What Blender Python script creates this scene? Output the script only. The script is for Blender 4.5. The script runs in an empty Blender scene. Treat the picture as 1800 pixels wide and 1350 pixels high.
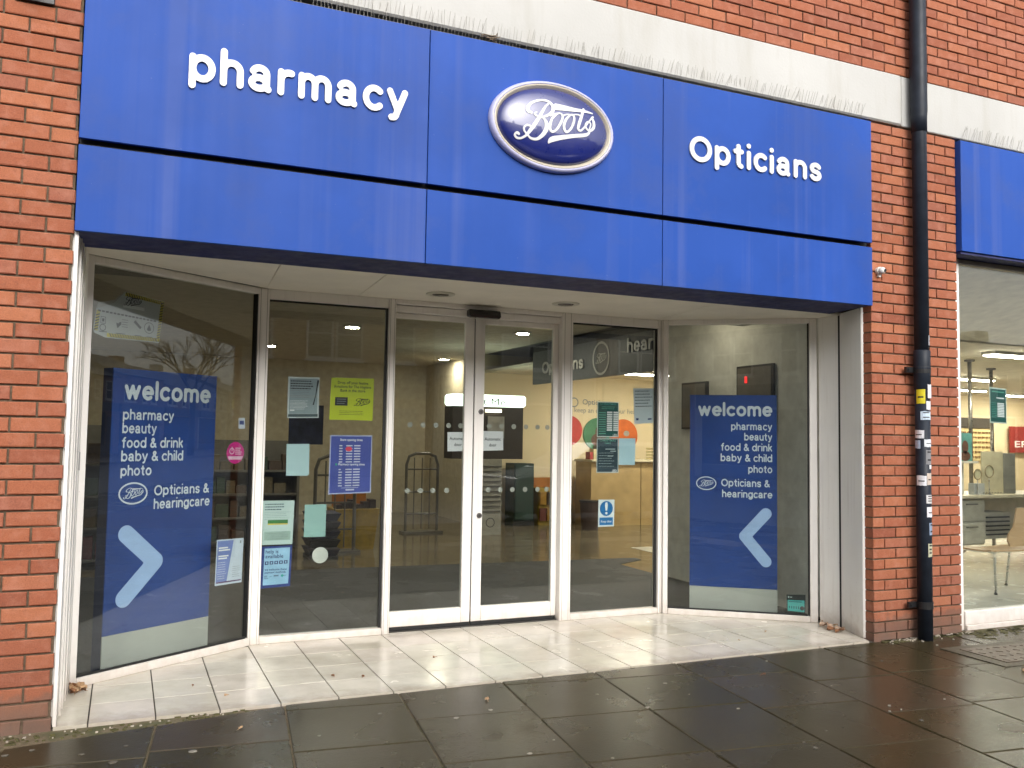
import bpy, bmesh, math, random
from math import sin, cos, pi, radians
from mathutils import Vector, Matrix

random.seed(7)
SC = bpy.context.scene
COL = SC.collection

# ---------------------------------------------------------------- camera
cam = bpy.data.cameras.new("camera")
cam.sensor_width = 36.0
cam.lens = 1537.26 / 1800 * 36
cam.clip_start, cam.clip_end = 0.05, 600
cob = bpy.data.objects.new("camera", cam)
COL.objects.link(cob)
_r = Vector((0.915, -0.404, 0.016)); _f = Vector((0.403, 0.913, 0.061)).normalized()
_r = (_r - _f * _r.dot(_f)).normalized(); _u = _r.cross(_f)
cob.matrix_world = Matrix(((_r.x, _u.x, -_f.x, 0.266), (_r.y, _u.y, -_f.y, -4.763), (_r.z, _u.z, -_f.z, 1.438), (0, 0, 0, 1)))
SC.camera = cob

# ---------------------------------------------------------------- sky, sun, exposure (overcast winter day)
SUN_EL, SUN_ROT = 32.0, 178.0
world = bpy.data.worlds.new("World"); SC.world = world; world.use_nodes = True
nt = world.node_tree
bg = nt.nodes["Background"]; bg.inputs[1].default_value = 0.15
sky = nt.nodes.new("ShaderNodeTexSky"); sky.sky_type = 'NISHITA'; sky.sun_disc = False
sky.sun_elevation = radians(SUN_EL); sky.sun_rotation = radians(SUN_ROT); sky.dust_density = 4.0; sky.air_density = 1.0; sky.ozone_density = 1.0
hs = nt.nodes.new("ShaderNodeHueSaturation"); hs.inputs['Saturation'].default_value = 0.22
nt.links.new(sky.outputs[0], hs.inputs['Color']); nt.links.new(hs.outputs[0], bg.inputs[0])
sun = bpy.data.lights.new("sun", 'SUN'); sun.energy = 0.6; sun.angle = radians(60); sun.color = (1.0, 0.96, 0.89)
sob = bpy.data.objects.new("sun", sun); COL.objects.link(sob)
_az = radians(SUN_ROT)   # sky rotation 0 = +Y, clockwise
_d = Vector((sin(_az) * cos(radians(SUN_EL)), cos(_az) * cos(radians(SUN_EL)), sin(radians(SUN_EL))))
sob.rotation_euler = _d.to_track_quat('Z', 'Y').to_euler()
vs = SC.view_settings
vs.view_transform = 'Standard'; vs.look = 'None'; vs.gamma = 1.0; vs.use_curve_mapping = False; vs.exposure = 1.0
SC.display_settings.display_device = 'sRGB'
SC.cycles.max_bounces = 10; SC.cycles.transparent_max_bounces = 24; SC.cycles.glossy_bounces = 5
SC.cycles.caustics_reflective = False; SC.cycles.caustics_refractive = False
SC.cycles.sample_clamp_indirect = 6.0

# ---------------------------------------------------------------- material helpers
def lin(*c):
    """sRGB 0-255 to linear"""
    out = []
    for v in c:
        v /= 255.0
        out.append(v / 12.92 if v <= 0.04045 else ((v + 0.055) / 1.055) ** 2.4)
    return tuple(out) + (1.0,)

class NT:
    def __init__(s, name):
        s.m = bpy.data.materials.new(name); s.m.use_nodes = True
        s.t = s.m.node_tree; s.b = s.t.nodes["Principled BSDF"]
    def n(s, kind, **kw):
        nd = s.t.nodes.new("ShaderNode" + kind)
        for k, v in kw.items():
            if k.startswith("in_"):
                key = k[3:]
                nd.inputs[int(key) if key.isdigit() else key].default_value = v
            else:
                setattr(nd, k, v)
        return nd
    def l(s, a, b): s.t.links.new(a, b)
    def noise(s, scale, detail=3, rough=0.55, vec=None, stretch=None):
        if vec is None:
            vec = s.n("NewGeometry").outputs["Position"]
        if stretch:
            mp = s.n("Mapping"); mp.inputs["Scale"].default_value = stretch; s.l(vec, mp.inputs[0]); vec = mp.outputs[0]
        nd = s.n("TexNoise"); nd.inputs["Scale"].default_value = scale; nd.inputs["Detail"].default_value = detail; nd.inputs["Roughness"].default_value = rough
        s.l(vec, nd.inputs["Vector"]); return nd.outputs["Fac"]
    def ramp(s, fac, *stops):
        r = s.n("ValToRGB"); e = r.color_ramp.elements
        while len(e) < len(stops): e.new(0.5)
        for el, (p, c) in zip(e, stops):
            el.position = p; el.color = c if isinstance(c, tuple) else (c, c, c, 1)
        s.l(fac, r.inputs[0]); return r.outputs[0]
    def mix(s, fac, a, b, mode='MIX'):
        m = s.n("MixRGB", blend_type=mode)
        for i, v in enumerate((fac, a, b)):
            if hasattr(v, "is_linked") or hasattr(v, "links"): s.l(v, m.inputs[i])
            else: m.inputs[i].default_value = v
        return m.outputs[0]
    def math(s, op, a, b=0.0):
        m = s.n("Math", operation=op)
        for i, v in enumerate((a, b)):
            if hasattr(v, "links"): s.l(v, m.inputs[i])
            else: m.inputs[i].default_value = v
        return m.outputs[0]
    def bump(s, h, strength, dist=0.01):
        b = s.n("Bump"); b.inputs["Strength"].default_value = strength; b.inputs["Distance"].default_value = dist
        s.l(h, b.inputs["Height"]); s.l(b.outputs[0], s.b.inputs["Normal"])
    def col(s, v):
        if hasattr(v, "links"): s.l(v, s.b.inputs["Base Color"])
        else: s.b.inputs["Base Color"].default_value = v
    def rough(s, v):
        if hasattr(v, "links"): s.l(v, s.b.inputs["Roughness"])
        else: s.b.inputs["Roughness"].default_value = v

_mc = {}
def M(name, color, rough=0.5, var=0.12, scale=9.0, metal=0.0, bump=0.0, emit=0.0, coat=0.0, spec=None):
    """plain procedural material: base colour with a little noise variation"""
    if name in _mc: return _mc[name]
    t = NT(name)
    f = t.noise(scale, 4)
    lo = tuple(c * (1 - var) for c in color[:3]) + (1,); hi = tuple(min(1, c * (1 + var)) for c in color[:3]) + (1,)
    t.col(t.ramp(f, (0.3, lo), (0.7, hi)))
    t.rough(t.ramp(t.noise(scale * 2.3), (0.3, rough * 0.85), (0.7, min(1, rough * 1.15))))
    t.b.inputs["Metallic"].default_value = metal
    if spec is not None: t.b.inputs["Specular IOR Level"].default_value = spec
    if coat: t.b.inputs["Coat Weight"].default_value = coat; t.b.inputs["Coat Roughness"].default_value = 0.03
    if bump: t.bump(t.noise(scale * 6), bump, 0.004)
    if emit:
        t.b.inputs["Emission Color"].default_value = color; t.b.inputs["Emission Strength"].default_value = emit
    _mc[name] = t.m
    return t.m

# ---------------------------------------------------------------- geometry helpers
class MB:
    """collects shapes in world coordinates"""
    def __init__(s): s.v = []; s.f = []
    def add(s, vs, fs):
        o = len(s.v); s.v += [tuple(v) for v in vs]; s.f += [tuple(i + o for i in f) for f in fs]; return s
    def hexa(s, a, b):
        """bottom ring a, top ring b (4 points each, ccw seen from the top)"""
        return s.add(list(a) + list(b), [(3, 2, 1, 0), (4, 5, 6, 7), (0, 1, 5, 4), (1, 2, 6, 5), (2, 3, 7, 6), (3, 0, 4, 7)])
    def box(s, x0, x1, y0, y1, z0, z1):
        return s.hexa([(x0, y0, z0), (x1, y0, z0), (x1, y1, z0), (x0, y1, z0)], [(x0, y0, z1), (x1, y0, z1), (x1, y1, z1), (x0, y1, z1)])
    def prism(s, poly, z0, z1):
        n = len(poly)
        return s.add([(x, y, z0) for x, y in poly] + [(x, y, z1) for x, y in poly],
                     [tuple(range(n))[::-1], tuple(range(n, 2 * n))] + [(i, (i + 1) % n, n + (i + 1) % n, n + i) for i in range(n)])
    def tube(s, pts, r, seg=10, caps=True):
        pts = [Vector(p) for p in pts]; rs = r if isinstance(r, (list, tuple)) else [r] * len(pts)
        rings = []; up = None
        for i, p in enumerate(pts):
            a = pts[max(0, i - 1)]; b = pts[min(len(pts) - 1, i + 1)]; t = (b - a).normalized()
            if up is None: up = Vector((0, 0, 1)) if abs(t.z) < 0.9 else Vector((1, 0, 0))
            e1 = (up - t * up.dot(t)).normalized(); up = e1; e2 = t.cross(e1)
            rings.append([p + (e1 * cos(2 * pi * k / seg) + e2 * sin(2 * pi * k / seg)) * rs[i] for k in range(seg)])
        vs = [v for rg in rings for v in rg]; fs = []
        for i in range(len(rings) - 1):
            for k in range(seg):
                k2 = (k + 1) % seg
                fs.append((i * seg + k, i * seg + k2, (i + 1) * seg + k2, (i + 1) * seg + k))
        if caps: fs += [tuple(range(seg))[::-1], tuple(range((len(rings) - 1) * seg, len(rings) * seg))]
        return s.add(vs, fs)
    def lathe(s, c, prof, seg=20):
        """profile of (r, z) about a vertical axis at c"""
        vs = []; fs = []
        for r, z in prof: vs += [(c[0] + r * cos(2 * pi * k / seg), c[1] + r * sin(2 * pi * k / seg), c[2] + z) for k in range(seg)]
        for i in range(len(prof) - 1):
            for k in range(seg):
                k2 = (k + 1) % seg; fs.append((i * seg + k, i * seg + k2, (i + 1) * seg + k2, (i + 1) * seg + k))
        fs += [tuple(range(seg))[::-1], tuple(range((len(prof) - 1) * seg, len(prof) * seg))]
        return s.add(vs, fs)
    def ball(s, c, rx, ry, rz, u=14, v=8):
        pr = [(sin(pi * (i + .001) / v), -cos(pi * i / v)) for i in range(v + 1)]
        o = len(s.v); s.lathe((0, 0, 0), pr, u)
        for i in range(o, len(s.v)):
            x, y, z = s.v[i]; s.v[i] = (c[0] + x * rx, c[1] + y * ry, c[2] + z * rz)
        return s

def mesh(name, mb, m=None, smooth=False, bevel=0.0):
    me = bpy.data.meshes.new(name); me.from_pydata([tuple(v) for v in mb.v], [], mb.f); me.update()
    if bevel:
        bm = bmesh.new(); bm.from_mesh(me)
        bmesh.ops.bevel(bm, geom=[e for e in bm.edges if len(e.link_faces) == 2 and e.calc_face_angle(0) > 0.6], offset=bevel, segments=1, affect='EDGES', clamp_overlap=True)
        bm.to_mesh(me); bm.free()
    if m: me.materials.append(m)
    if smooth:
        for p in me.polygons: p.use_smooth = True
    return me

_org = {}
def link(o, parent=None):
    COL.objects.link(o)
    if parent is not None: o.parent = parent
    return o
def root(name, loc, label=None, cat=None, group=None, kind=None):
    o = bpy.data.objects.new(name, None); o.location = loc; o.empty_display_size = 0.1; link(o); _org[o.name] = Vector(loc)
    return tag(o, label, cat, group, kind)
def tag(o, label=None, cat=None, group=None, kind=None):
    for k, v in (("label", label), ("category", cat), ("group", group), ("kind", kind)):
        if v: o[k] = v
    return o
def part(name, mb, m, parent=None, smooth=False, bevel=0.0, label=None, kind=None, org=None):
    """link shapes given in world coordinates as one mesh object"""
    base = _org[parent.name] if parent is not None else Vector((0, 0, 0))
    if org is None:
        xs = [v[0] for v in mb.v]; ys = [v[1] for v in mb.v]; zs = [v[2] for v in mb.v]
        org = Vector(((min(xs) + max(xs)) / 2, (min(ys) + max(ys)) / 2, min(zs)))
    org = Vector(org)
    mb2 = MB(); mb2.v = [tuple(Vector(v) - org) for v in mb.v]; mb2.f = mb.f
    o = bpy.data.objects.new(name, mesh(name, mb2, m, smooth, bevel)); o.location = org - base; link(o, parent); _org[o.name] = org
    if smooth == 'auto':
        pass
    tag(o, label, None, None, kind)
    return o
def inst(name, me, loc, parent, rot=(0, 0, 0), scale=(1, 1, 1)):
    o = bpy.data.objects.new(name, me); o.location = Vector(loc) - (_org[parent.name] if parent is not None else Vector((0, 0, 0))); o.rotation_euler = rot; o.scale = scale
    return link(o, parent)

class Frame:
    """a vertical plane through plan points A, B: s runs along it, d goes inwards"""
    def __init__(s, A, B, off=0.0):
        s.A = Vector((A[0], A[1], 0)); D = Vector((B[0] - A[0], B[1] - A[1], 0)); s.L = D.length; s.D = D.normalized()
        s.N = Vector((-s.D.y, s.D.x, 0)); s.A = s.A + s.N * off
    def P(s, a, z, d=0.0):
        q = s.A + s.D * a + s.N * d; return (q.x, q.y, z)
    def box(s, mb, s0, s1, z0, z1, d0, d1):
        return mb.hexa([s.P(s0, z0, d0), s.P(s1, z0, d0), s.P(s1, z0, d1), s.P(s0, z0, d1)], [s.P(s0, z1, d0), s.P(s1, z1, d0), s.P(s1, z1, d1), s.P(s0, z1, d1)])
    def plate(s, mb, pts, d, t):
        """flat plate with outline pts (s,z) ccw seen from outside, its face at depth d, thickness t inwards"""
        n = len(pts)
        vs = [s.P(a, z, d) for a, z in pts] + [s.P(a, z, d + t) for a, z in pts]
        fs = [tuple(range(n)), tuple(range(n, 2 * n))[::-1]] + [((i + 1) % n, i, n + i, n + (i + 1) % n) for i in range(n)]
        return mb.add(vs, fs)
    def disc(s, mb, a, z, r, d, t, rz=None, seg=24):
        rz = rz or r
        return s.plate(mb, [(a + r * cos(2 * pi * k / seg), z + rz * sin(2 * pi * k / seg)) for k in range(seg)], d, t)

# ---------------------------------------------------------------- round stroke lettering (drawn, no font file)
R0 = 0.135
def arc(cx, cy, rx, ry, a0, a1, n=14):
    return [(cx + rx * cos(radians(a0 + (a1 - a0) * i / n)), cy + ry * sin(radians(a0 + (a1 - a0) * i / n))) for i in range(n + 1)]
T_, B_, X_, D_ = 1.22, R0, 1 - R0, -0.12
bowl = arc(.33, .5, .33, .5 - R0, 0, 360, 26)
GL = {
 'a': ([arc(.29, .655, .25, .21, 160, 0) + [(.54, .655), (.54, .3)] + arc(.62, .24, .08, .105, 180, 255, 4), arc(.27, .325, .26, .19, 0, 360, 22)], .66),
 'b': ([[(0, T_), (0, B_)], bowl], .66), 'd': ([[(.66, T_), (.66, B_)], bowl], .66),
 'p': ([[(0, X_), (0, D_)], bowl], .66),
 'g': ([[(.66, X_), (.66, .12)] + arc(.35, .12, .31, .25, 0, -150, 10), bowl], .66),
 'c': ([arc(.33, .5, .33, .5 - R0, 48, 312, 20)], .56), 'o': ([bowl], .66),
 'e': ([arc(.33, .5, .33, .5 - R0, 0, 310, 22), [(.02, .5), (.66, .5)]], .64),
 'h': ([[(0, T_), (0, B_)], arc(.29, .575, .29, .29, 180, 0) + [(.58, B_)]], .58),
 'n': ([[(0, X_), (0, B_)], arc(.29, .575, .29, .29, 180, 0) + [(.58, B_)]], .58),
 'm': ([[(0, X_), (0, B_)], arc(.25, .6, .25, .265, 180, 0) + [(.5, B_)], arc(.75, .6, .25, .265, 180, 0) + [(1.0, B_)]], 1.0),
 'u': ([[(.58, X_), (.58, B_)], [(0, X_), (0, .425)] + arc(.29, .425, .29, .29, 180, 360)], .58),
 'r': ([[(0, X_), (0, B_)], arc(.3, .555, .3, .31, 180, 75, 8)], .36),
 't': ([[(.18, 1.12), (.18, .32)] + arc(.36, .32, .18, .185, 180, 265, 6), [(0, X_), (.36, X_)]], .38),
 'i': ([[(0, X_), (0, B_)], [(0, T_), (0, T_ + .01)]], 0.0), 'l': ([[(0, T_), (0, B_)]], 0.0),
 's': ([arc(.27, .683, .24, .182, 25, 270, 14) + arc(.27, .317, .25, .182, 90, -155, 14)], .52),
 'w': ([[(0, X_), (.24, B_), (.47, X_), (.7, B_), (.94, X_)]], .94),
 'y': ([[(0, X_), (.3, .2)], [(.6, X_), (.27, .03)] + arc(.1, .0, .16, .12, 0, -100, 5)], .6),
 'k': ([[(0, T_), (0, B_)], [(.46, X_), (.04, .45)], [(.2, .58), (.5, B_)]], .5),
 'f': ([[(.18, B_), (.18, .98)] + arc(.4, .98, .22, .24, 180, 95, 6), [(0, X_), (.36, X_)]], .38),
 'O': ([arc(.5, .65, .5, .65 - R0, 0, 360, 32)], 1.0),
 '&': ([[(.8, .14), (.27, .82), (.19, .98), (.24, 1.1), (.37, 1.16), (.49, 1.1), (.53, .98), (.45, .84), (.15, .58), (.05, .4), (.1, .23), (.25, .14), (.45, .16), (.62, .3), (.74, .52)]], .8),
}
def sdf_cells(strokes, h, pad=None):
    """outline of fat strokes [(x, y, r), ...]: filled cells plus boundary loop edges (2-D)"""
    xs = [p[0] for s in strokes for p in s]; ys = [p[1] for s in strokes for p in s]; rm = max(p[2] for s in strokes for p in s) + h * 1.5
    x0, y0 = min(xs) - rm, min(ys) - rm; nx = int((max(xs) + rm - x0) / h) + 2; ny = int((max(ys) + rm - y0) / h) + 2
    F = [[1e3] * (ny + 1) for _ in range(nx + 1)]
    for s in strokes:
        for (ax, ay, ar), (bx, by, br) in zip(s, s[1:]):
            q = max(ar, br) + h * 1.6
            i0 = max(0, int((min(ax, bx) - q - x0) / h)); i1 = min(nx, int((max(ax, bx) + q - x0) / h) + 1)
            j0 = max(0, int((min(ay, by) - q - y0) / h)); j1 = min(ny, int((max(ay, by) + q - y0) / h) + 1)
            dx, dy = bx - ax, by - ay; L2 = dx * dx + dy * dy + 1e-12
            for i in range(i0, i1 + 1):
                px = x0 + i * h
                Fi = F[i]
                for j in range(j0, j1 + 1):
                    py = y0 + j * h
                    t = ((px - ax) * dx + (py - ay) * dy) / L2; t = 0 if t < 0 else 1 if t > 1 else t
                    v = math.hypot(px - ax - t * dx, py - ay - t * dy) - (ar + (br - ar) * t)
                    if v < Fi[j]: Fi[j] = v
    vid = {}; V = []; faces = []
    def gv(key, p):
        if key not in vid: vid[key] = len(V); V.append(p)
        return vid[key]
    for i in range(nx):
        for j in range(ny):
            cs = [(i, j), (i + 1, j), (i + 1, j + 1), (i, j + 1)]; vals = [F[a][b] for a, b in cs]
            if min(vals) >= 0: continue
            poly = []
            for k in range(4):
                a, b = cs[k], cs[(k + 1) % 4]; va, vb = vals[k], vals[(k + 1) % 4]
                if va < 0: poly.append(gv(a, (x0 + a[0] * h, y0 + a[1] * h)))
                if (va < 0) != (vb < 0):
                    t = min(.98, max(.02, va / (va - vb)))
                    key = (min(a, b), max(a, b))
                    poly.append(gv(key, (x0 + (a[0] + (b[0] - a[0]) * t) * h, y0 + (a[1] + (b[1] - a[1]) * t) * h)))
            if len(poly) >= 3: faces.append(tuple(poly))
    return V, faces
_gc = {}
def glyph(ch, rad, h):
    key = (ch, rad, h)
    if key not in _gc:
        st = [[(x, y, rad) for x, y in s] if len(s) > 1 else [(s[0][0], s[0][1], rad), (s[0][0] + .001, s[0][1], rad)] for s in GL[ch][0]]
        _gc[key] = sdf_cells(st, h)
    return _gc[key]
def text_layout(txt, rad, gap):
    x = 0; out = []
    for ch in txt:
        if ch == ' ': x += .42; continue
        out.append((ch, x + rad)); x += GL[ch][1] + 2 * rad + gap
    return out, x - gap
def put2d(mb, fr, V, F, sx, sz, s0, z0, d, t):
    """lay a 2-D shape on a frame, extruded towards the viewer by t (t = 0: flat print)"""
    base = [fr.P(s0 + x * sx, z0 + y * sz, d - t) for x, y in V]
    fs = list(F)
    if t > 0:
        n = len(V); cnt = {}
        for f in F:
            for a, b in zip(f, f[1:] + f[:1]): cnt[(a, b)] = 1
        base += [fr.P(s0 + x * sx, z0 + y * sz, d) for x, y in V]
        for (a, b) in cnt:
            if (b, a) not in cnt: fs.append((b, a, a + n, b + n))
    mb.add(base, fs)
def rtext(mb, fr, txt, s0, s1, zb, xh, d, t=0.0, rad=.105, gap=.11, h=.075, align='fit'):
    """round lettering: baseline zb, x-height xh, between s0 and s1"""
    lay, w = text_layout(txt, rad, gap)
    if align == 'fit': sx = (s1 - s0) / w; st = s0
    else:
        sx = xh; st = s1 - w * sx if align == 'R' else s0
    for ch, x in lay:
        V, F = glyph(ch, rad, h); put2d(mb, fr, V, F, sx, xh, st + x * sx, zb, d, t)

LOGO = [[(-0.1862,0.0479,0.008),(-0.2054,0.0548,0.011),(-0.2111,0.0715,0.011),(-0.1952,0.0995,0.0085),(-0.1628,0.1228,0.007),(-0.1191,0.137,0.0065),(-0.0803,0.1371,0.0075),(-0.0522,0.1189,0.0095),(-0.0435,0.0948,0.011),(-0.0542,0.0674,0.01),(-0.0844,0.0446,0.0075),(-0.1228,0.028,0.006),(-0.1531,0.0332,0.0055),(-0.167,0.0435,0.0055),(-0.1535,0.0559,0.0045)],[(-0.0679,0.1274,0.0045),(-0.0936,0.1016,0.0065),(-0.1152,0.0649,0.0085),(-0.1393,0.0228,0.01),(-0.1659,-0.0221,0.0115),(-0.1926,-0.0617,0.0105),(-0.2165,-0.0932,0.0075),(-0.2459,-0.1128,0.0065),(-0.2728,-0.112,0.0065),(-0.2849,-0.0964,0.006),(-0.2733,-0.0835,0.0075),(-0.2614,-0.0902,0.0075)],[(-0.1146,0.0294,0.005),(-0.095,0.0097,0.009),(-0.0873,-0.0195,0.013),(-0.094,-0.0511,0.013),(-0.1183,-0.0854,0.011),(-0.1509,-0.1081,0.0085),(-0.1864,-0.1061,0.0065),(-0.2084,-0.0869,0.0055),(-0.2277,-0.0698,0.0055),(-0.2308,-0.0477,0.0055),(-0.2121,-0.0306,0.0055),(-0.1875,-0.0382,0.005),(-0.1871,-0.0608,0.005),(-0.2084,-0.0869,0.005)],[(-0.0234,0.0598,0.005),(-0.0509,0.0322,0.0075),(-0.0642,-0.0056,0.009),(-0.0638,-0.0361,0.0085),(-0.0469,-0.0498,0.007),(-0.0193,-0.029,0.007),(0.0053,0.0107,0.008),(0.0188,0.0463,0.007),(0.0129,0.0684,0.0055),(-0.0068,0.0713,0.005),(-0.029,0.0589,0.005)],[(-0.0623,0.0457,0.0045),(-0.0402,0.0621,0.0045),(-0.0068,0.0713,0.0045)],[(0.0722,0.0731,0.005),(0.0443,0.0427,0.0075),(0.029,0.0043,0.009),(0.034,-0.0257,0.0085),(0.051,-0.0358,0.007),(0.079,-0.0082,0.007),(0.0955,0.0305,0.008),(0.1007,0.0623,0.007),(0.0891,0.0785,0.0055),(0.0665,0.0722,0.005)],[(0.0159,0.0586,0.004),(0.0495,0.0735,0.004),(0.0891,0.0785,0.004),(0.1175,0.0858,0.004),(0.1548,0.0842,0.0045)],[(0.1715,0.1312,0.007),(0.152,0.076,0.0095),(0.1327,0.021,0.01),(0.129,-0.0054,0.0075),(0.1474,-0.0102,0.006),(0.1758,0.0176,0.0055),(0.2042,0.0534,0.0045),(0.2328,0.0893,0.0055),(0.242,0.095,0.005)],[(0.2328,0.0893,0.005),(0.2436,0.0598,0.01),(0.2428,0.0284,0.01),(0.2222,0.0042,0.0075),(0.1933,0.0048,0.006),(0.1814,0.0289,0.006),(0.1984,0.055,0.005),(0.2205,0.0456,0.005),(0.2117,0.013,0.0045)],[(-0.0214,0.1098,0.021),(0.032,0.1117,0.017),(0.1057,0.1138,0.0125),(0.1745,0.1187,0.0085),(0.2371,0.1177,0.0045)],[(-0.0697,-0.1184,0.005),(-0.049,-0.0959,0.016),(0.0066,-0.0771,0.014),(0.0909,-0.0542,0.0115),(0.1879,-0.0298,0.01),(0.2176,0.0025,0.0045)]]
def smooth_path(p, n=5):
    out = []
    for i in range(len(p) - 1):
        a, b, c, d = p[max(0, i - 1)], p[i], p[i + 1], p[min(len(p) - 1, i + 2)]
        for k in range(n):
            t = k / n
            out.append(tuple(.5 * (2 * b[q] + (c[q] - a[q]) * t + (2 * a[q] - 5 * b[q] + 4 * c[q] - d[q]) * t * t + (3 * b[q] - a[q] - 3 * c[q] + d[q]) * t ** 3) for q in range(3)))
    return out + [p[-1]]
_lc = {}
def logo2d(h):
    if h not in _lc: _lc[h] = sdf_cells([smooth_path(s, 4 if h > .004 else 6) if len(s) > 3 else s for s in LOGO], h)
    return _lc[h]
def logo(mb, fr, s, z, width, d, t=0.0, h=.006):
    k = width / 0.53; V, F = logo2d(h); put2d(mb, fr, V, F, k, k, s + .022 * k, z - .009 * k, d, t)

# the built-in lettering for small print
def ptext(mb, fr, txt, s, z, size, d, bold=0.0, align='LEFT', width=None):
    c = bpy.data.curves.new("print", 'FONT'); c.body = txt; c.size = size; c.offset = min(bold, .012) * size; c.align_x = align; c.resolution_u = 3
    o = bpy.data.objects.new("print", c); COL.objects.link(o)
    me = bpy.data.meshes.new_from_object(o.evaluated_get(bpy.context.evaluated_depsgraph_get()))
    k = 1.0
    if width and len(me.vertices):
        xs = [v.co.x for v in me.vertices]; k = width / max(1e-6, max(xs) - min(xs))
    mb.add([fr.P(s + v.co.x * k, z + v.co.y, d) for v in me.vertices], [tuple(p.vertices) for p in me.polygons])
    bpy.data.objects.remove(o); bpy.data.curves.remove(c); bpy.data.meshes.remove(me)

# ---------------------------------------------------------------- materials
def mat_brick():
    t = NT("brick")
    rnd = t.n("ObjectInfo").outputs["Random"]
    c = t.ramp(rnd, (0.0, (.265, .078, .040, 1)), (0.25, (.350, .112, .052, 1)), (0.5, (.318, .097, .048, 1)), (0.75, (.400, .140, .066, 1)), (0.9, (.330, .112, .064, 1)), (1.0, (.285, .092, .052, 1)))
    grain = t.noise(160, 5, .7); blot = t.noise(14, 4, .6)
    c = t.mix(.75, c, t.ramp(grain, (.28, .62), (.72, 1.22)), 'MULTIPLY')
    c = t.mix(t.ramp(blot, (.48, 0.0), (.72, .34)), c, (.48, .22, .15, 1))
    c = t.mix(t.ramp(t.noise(33, 3, .6), (.58, 0.0), (.74, .42)), c, (.15, .055, .033, 1))
    c = t.mix(t.ramp(t.noise(60, 4, .7, stretch=(1, 1, 2.2)), (.66, 0.0), (.72, .3)), c, (.55, .42, .32, 1))
    # splash dirt on the lowest courses
    z = t.n("SeparateXYZ"); t.l(t.n("NewGeometry").outputs["Position"], z.inputs[0])
    lowz = t.math('ADD', z.outputs[2], t.math('MULTIPLY', t.math('SUBTRACT', t.noise(9, 4), .5), .25))
    c = t.mix(t.ramp(lowz, (.02, .85), (.17, .55), (.20, .15), (.6, 0.0)), c, (.115, .082, .062, 1))
    t.col(c); t.rough(.88); t.bump(t.mix(.5, grain, t.noise(45, 4)), .55, .004)
    return t.m
def mat_mortar():
    t = NT("mortar"); f = t.noise(30, 5, .7)
    t.col(t.ramp(f, (.3, (.085, .058, .036, 1)), (.7, (.165, .118, .076, 1)))); t.rough(.95); t.bump(t.noise(150, 4), .6, .004)
    return t.m
def mat_sign():
    t = NT("sign blue")
    base = t.ramp(t.noise(.7, 3), (.3, (.014, .063, .305, 1)), (.7, (.022, .080, .370, 1)))
    st = t.noise(1.0, 4, .55, stretch=(7.5, 1, .16)); st2 = t.noise(1.0, 3, .5, stretch=(2.1, 1, .07))
    amt = t.math('MULTIPLY', t.ramp(st, (.50, 0.0), (.64, .55)), t.ramp(st2, (.38, 0.2), (.58, 1.0)))
    c = t.mix(amt, base, (.085, .125, .34, 1))
    c = t.mix(t.ramp(t.noise(1.6, 6, .65), (.50, 0.0), (.68, .42)), c, (.08, .12, .33, 1)); c = t.mix(t.ramp(t.noise(.8, 5, .65), (.45, 0.0), (.66, .5)), c, (.010, .045, .22, 1))
    c = t.mix(t.ramp(t.noise(42, 2, .5), (.76, 0.0), (.79, .35)), c, (.16, .2, .38, 1))
    t.col(c); t.rough(t.ramp(st, (.3, .42), (.7, .6))); t.b.inputs['Specular IOR Level'].default_value = .15; t.bump(t.noise(3, 2), .05, .02)
    return t.m
def mat_paint(name, c, dirt=.25, rough=.38):
    t = NT(name)
    z = t.n("SeparateXYZ"); t.l(t.n("NewGeometry").outputs["Position"], z.inputs[0])
    low = t.ramp(t.math('ADD', z.outputs[2], t.math('MULTIPLY', t.math('SUBTRACT', t.noise(14, 4), .5), .22)), (0.0, 1.0), (.16, .25), (.4, 0.0))
    base = t.ramp(t.noise(3, 4), (.3, tuple(v * .95 for v in c[:3]) + (1,)), (.7, c))
    b2 = t.mix(t.math('MULTIPLY', low, dirt * 2), base, (.34, .25, .18, 1))
    b2 = t.mix(t.ramp(t.noise(1.0, 4, .6, stretch=(30, 30, 1.2)), (.55, 0.0), (.75, dirt)), b2, (.48, .42, .36, 1))
    b2 = t.mix(t.ramp(t.noise(55, 3, .6), (.70, 0.0), (.75, dirt * 1.4)), b2, (.3, .22, .17, 1))
    t.col(b2); t.rough(t.ramp(t.noise(8, 3), (.3, rough * .8), (.7, rough * 1.3)))
    return t.m
def mat_band():
    t = NT("render band")
    c = t.ramp(t.noise(1.2, 4), (.3, (.44, .435, .415, 1)), (.7, (.51, .505, .485, 1)))
    st = t.noise(1.0, 4, .6, stretch=(5, 1, .8))
    c = t.mix(t.ramp(st, (.5, 0.0), (.72, .35)), c, (.35, .32, .26, 1))
    z = t.n("SeparateXYZ"); t.l(t.n("NewGeometry").outputs["Position"], z.inputs[0])
    c = t.mix(t.ramp(t.math('ADD', z.outputs[2], t.math('MULTIPLY', t.noise(6, 4), .16)), (0, 0), (.5, 0), (1, 0)), c, c)
    c = t.mix(t.ramp(t.noise(24, 5, .7), (.62, 0.0), (.70, .22)), c, (.4, .36, .3, 1))
    t.col(c); t.rough(.8); t.bump(t.noise(70, 4), .25, .004)
    return t.m
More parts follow.
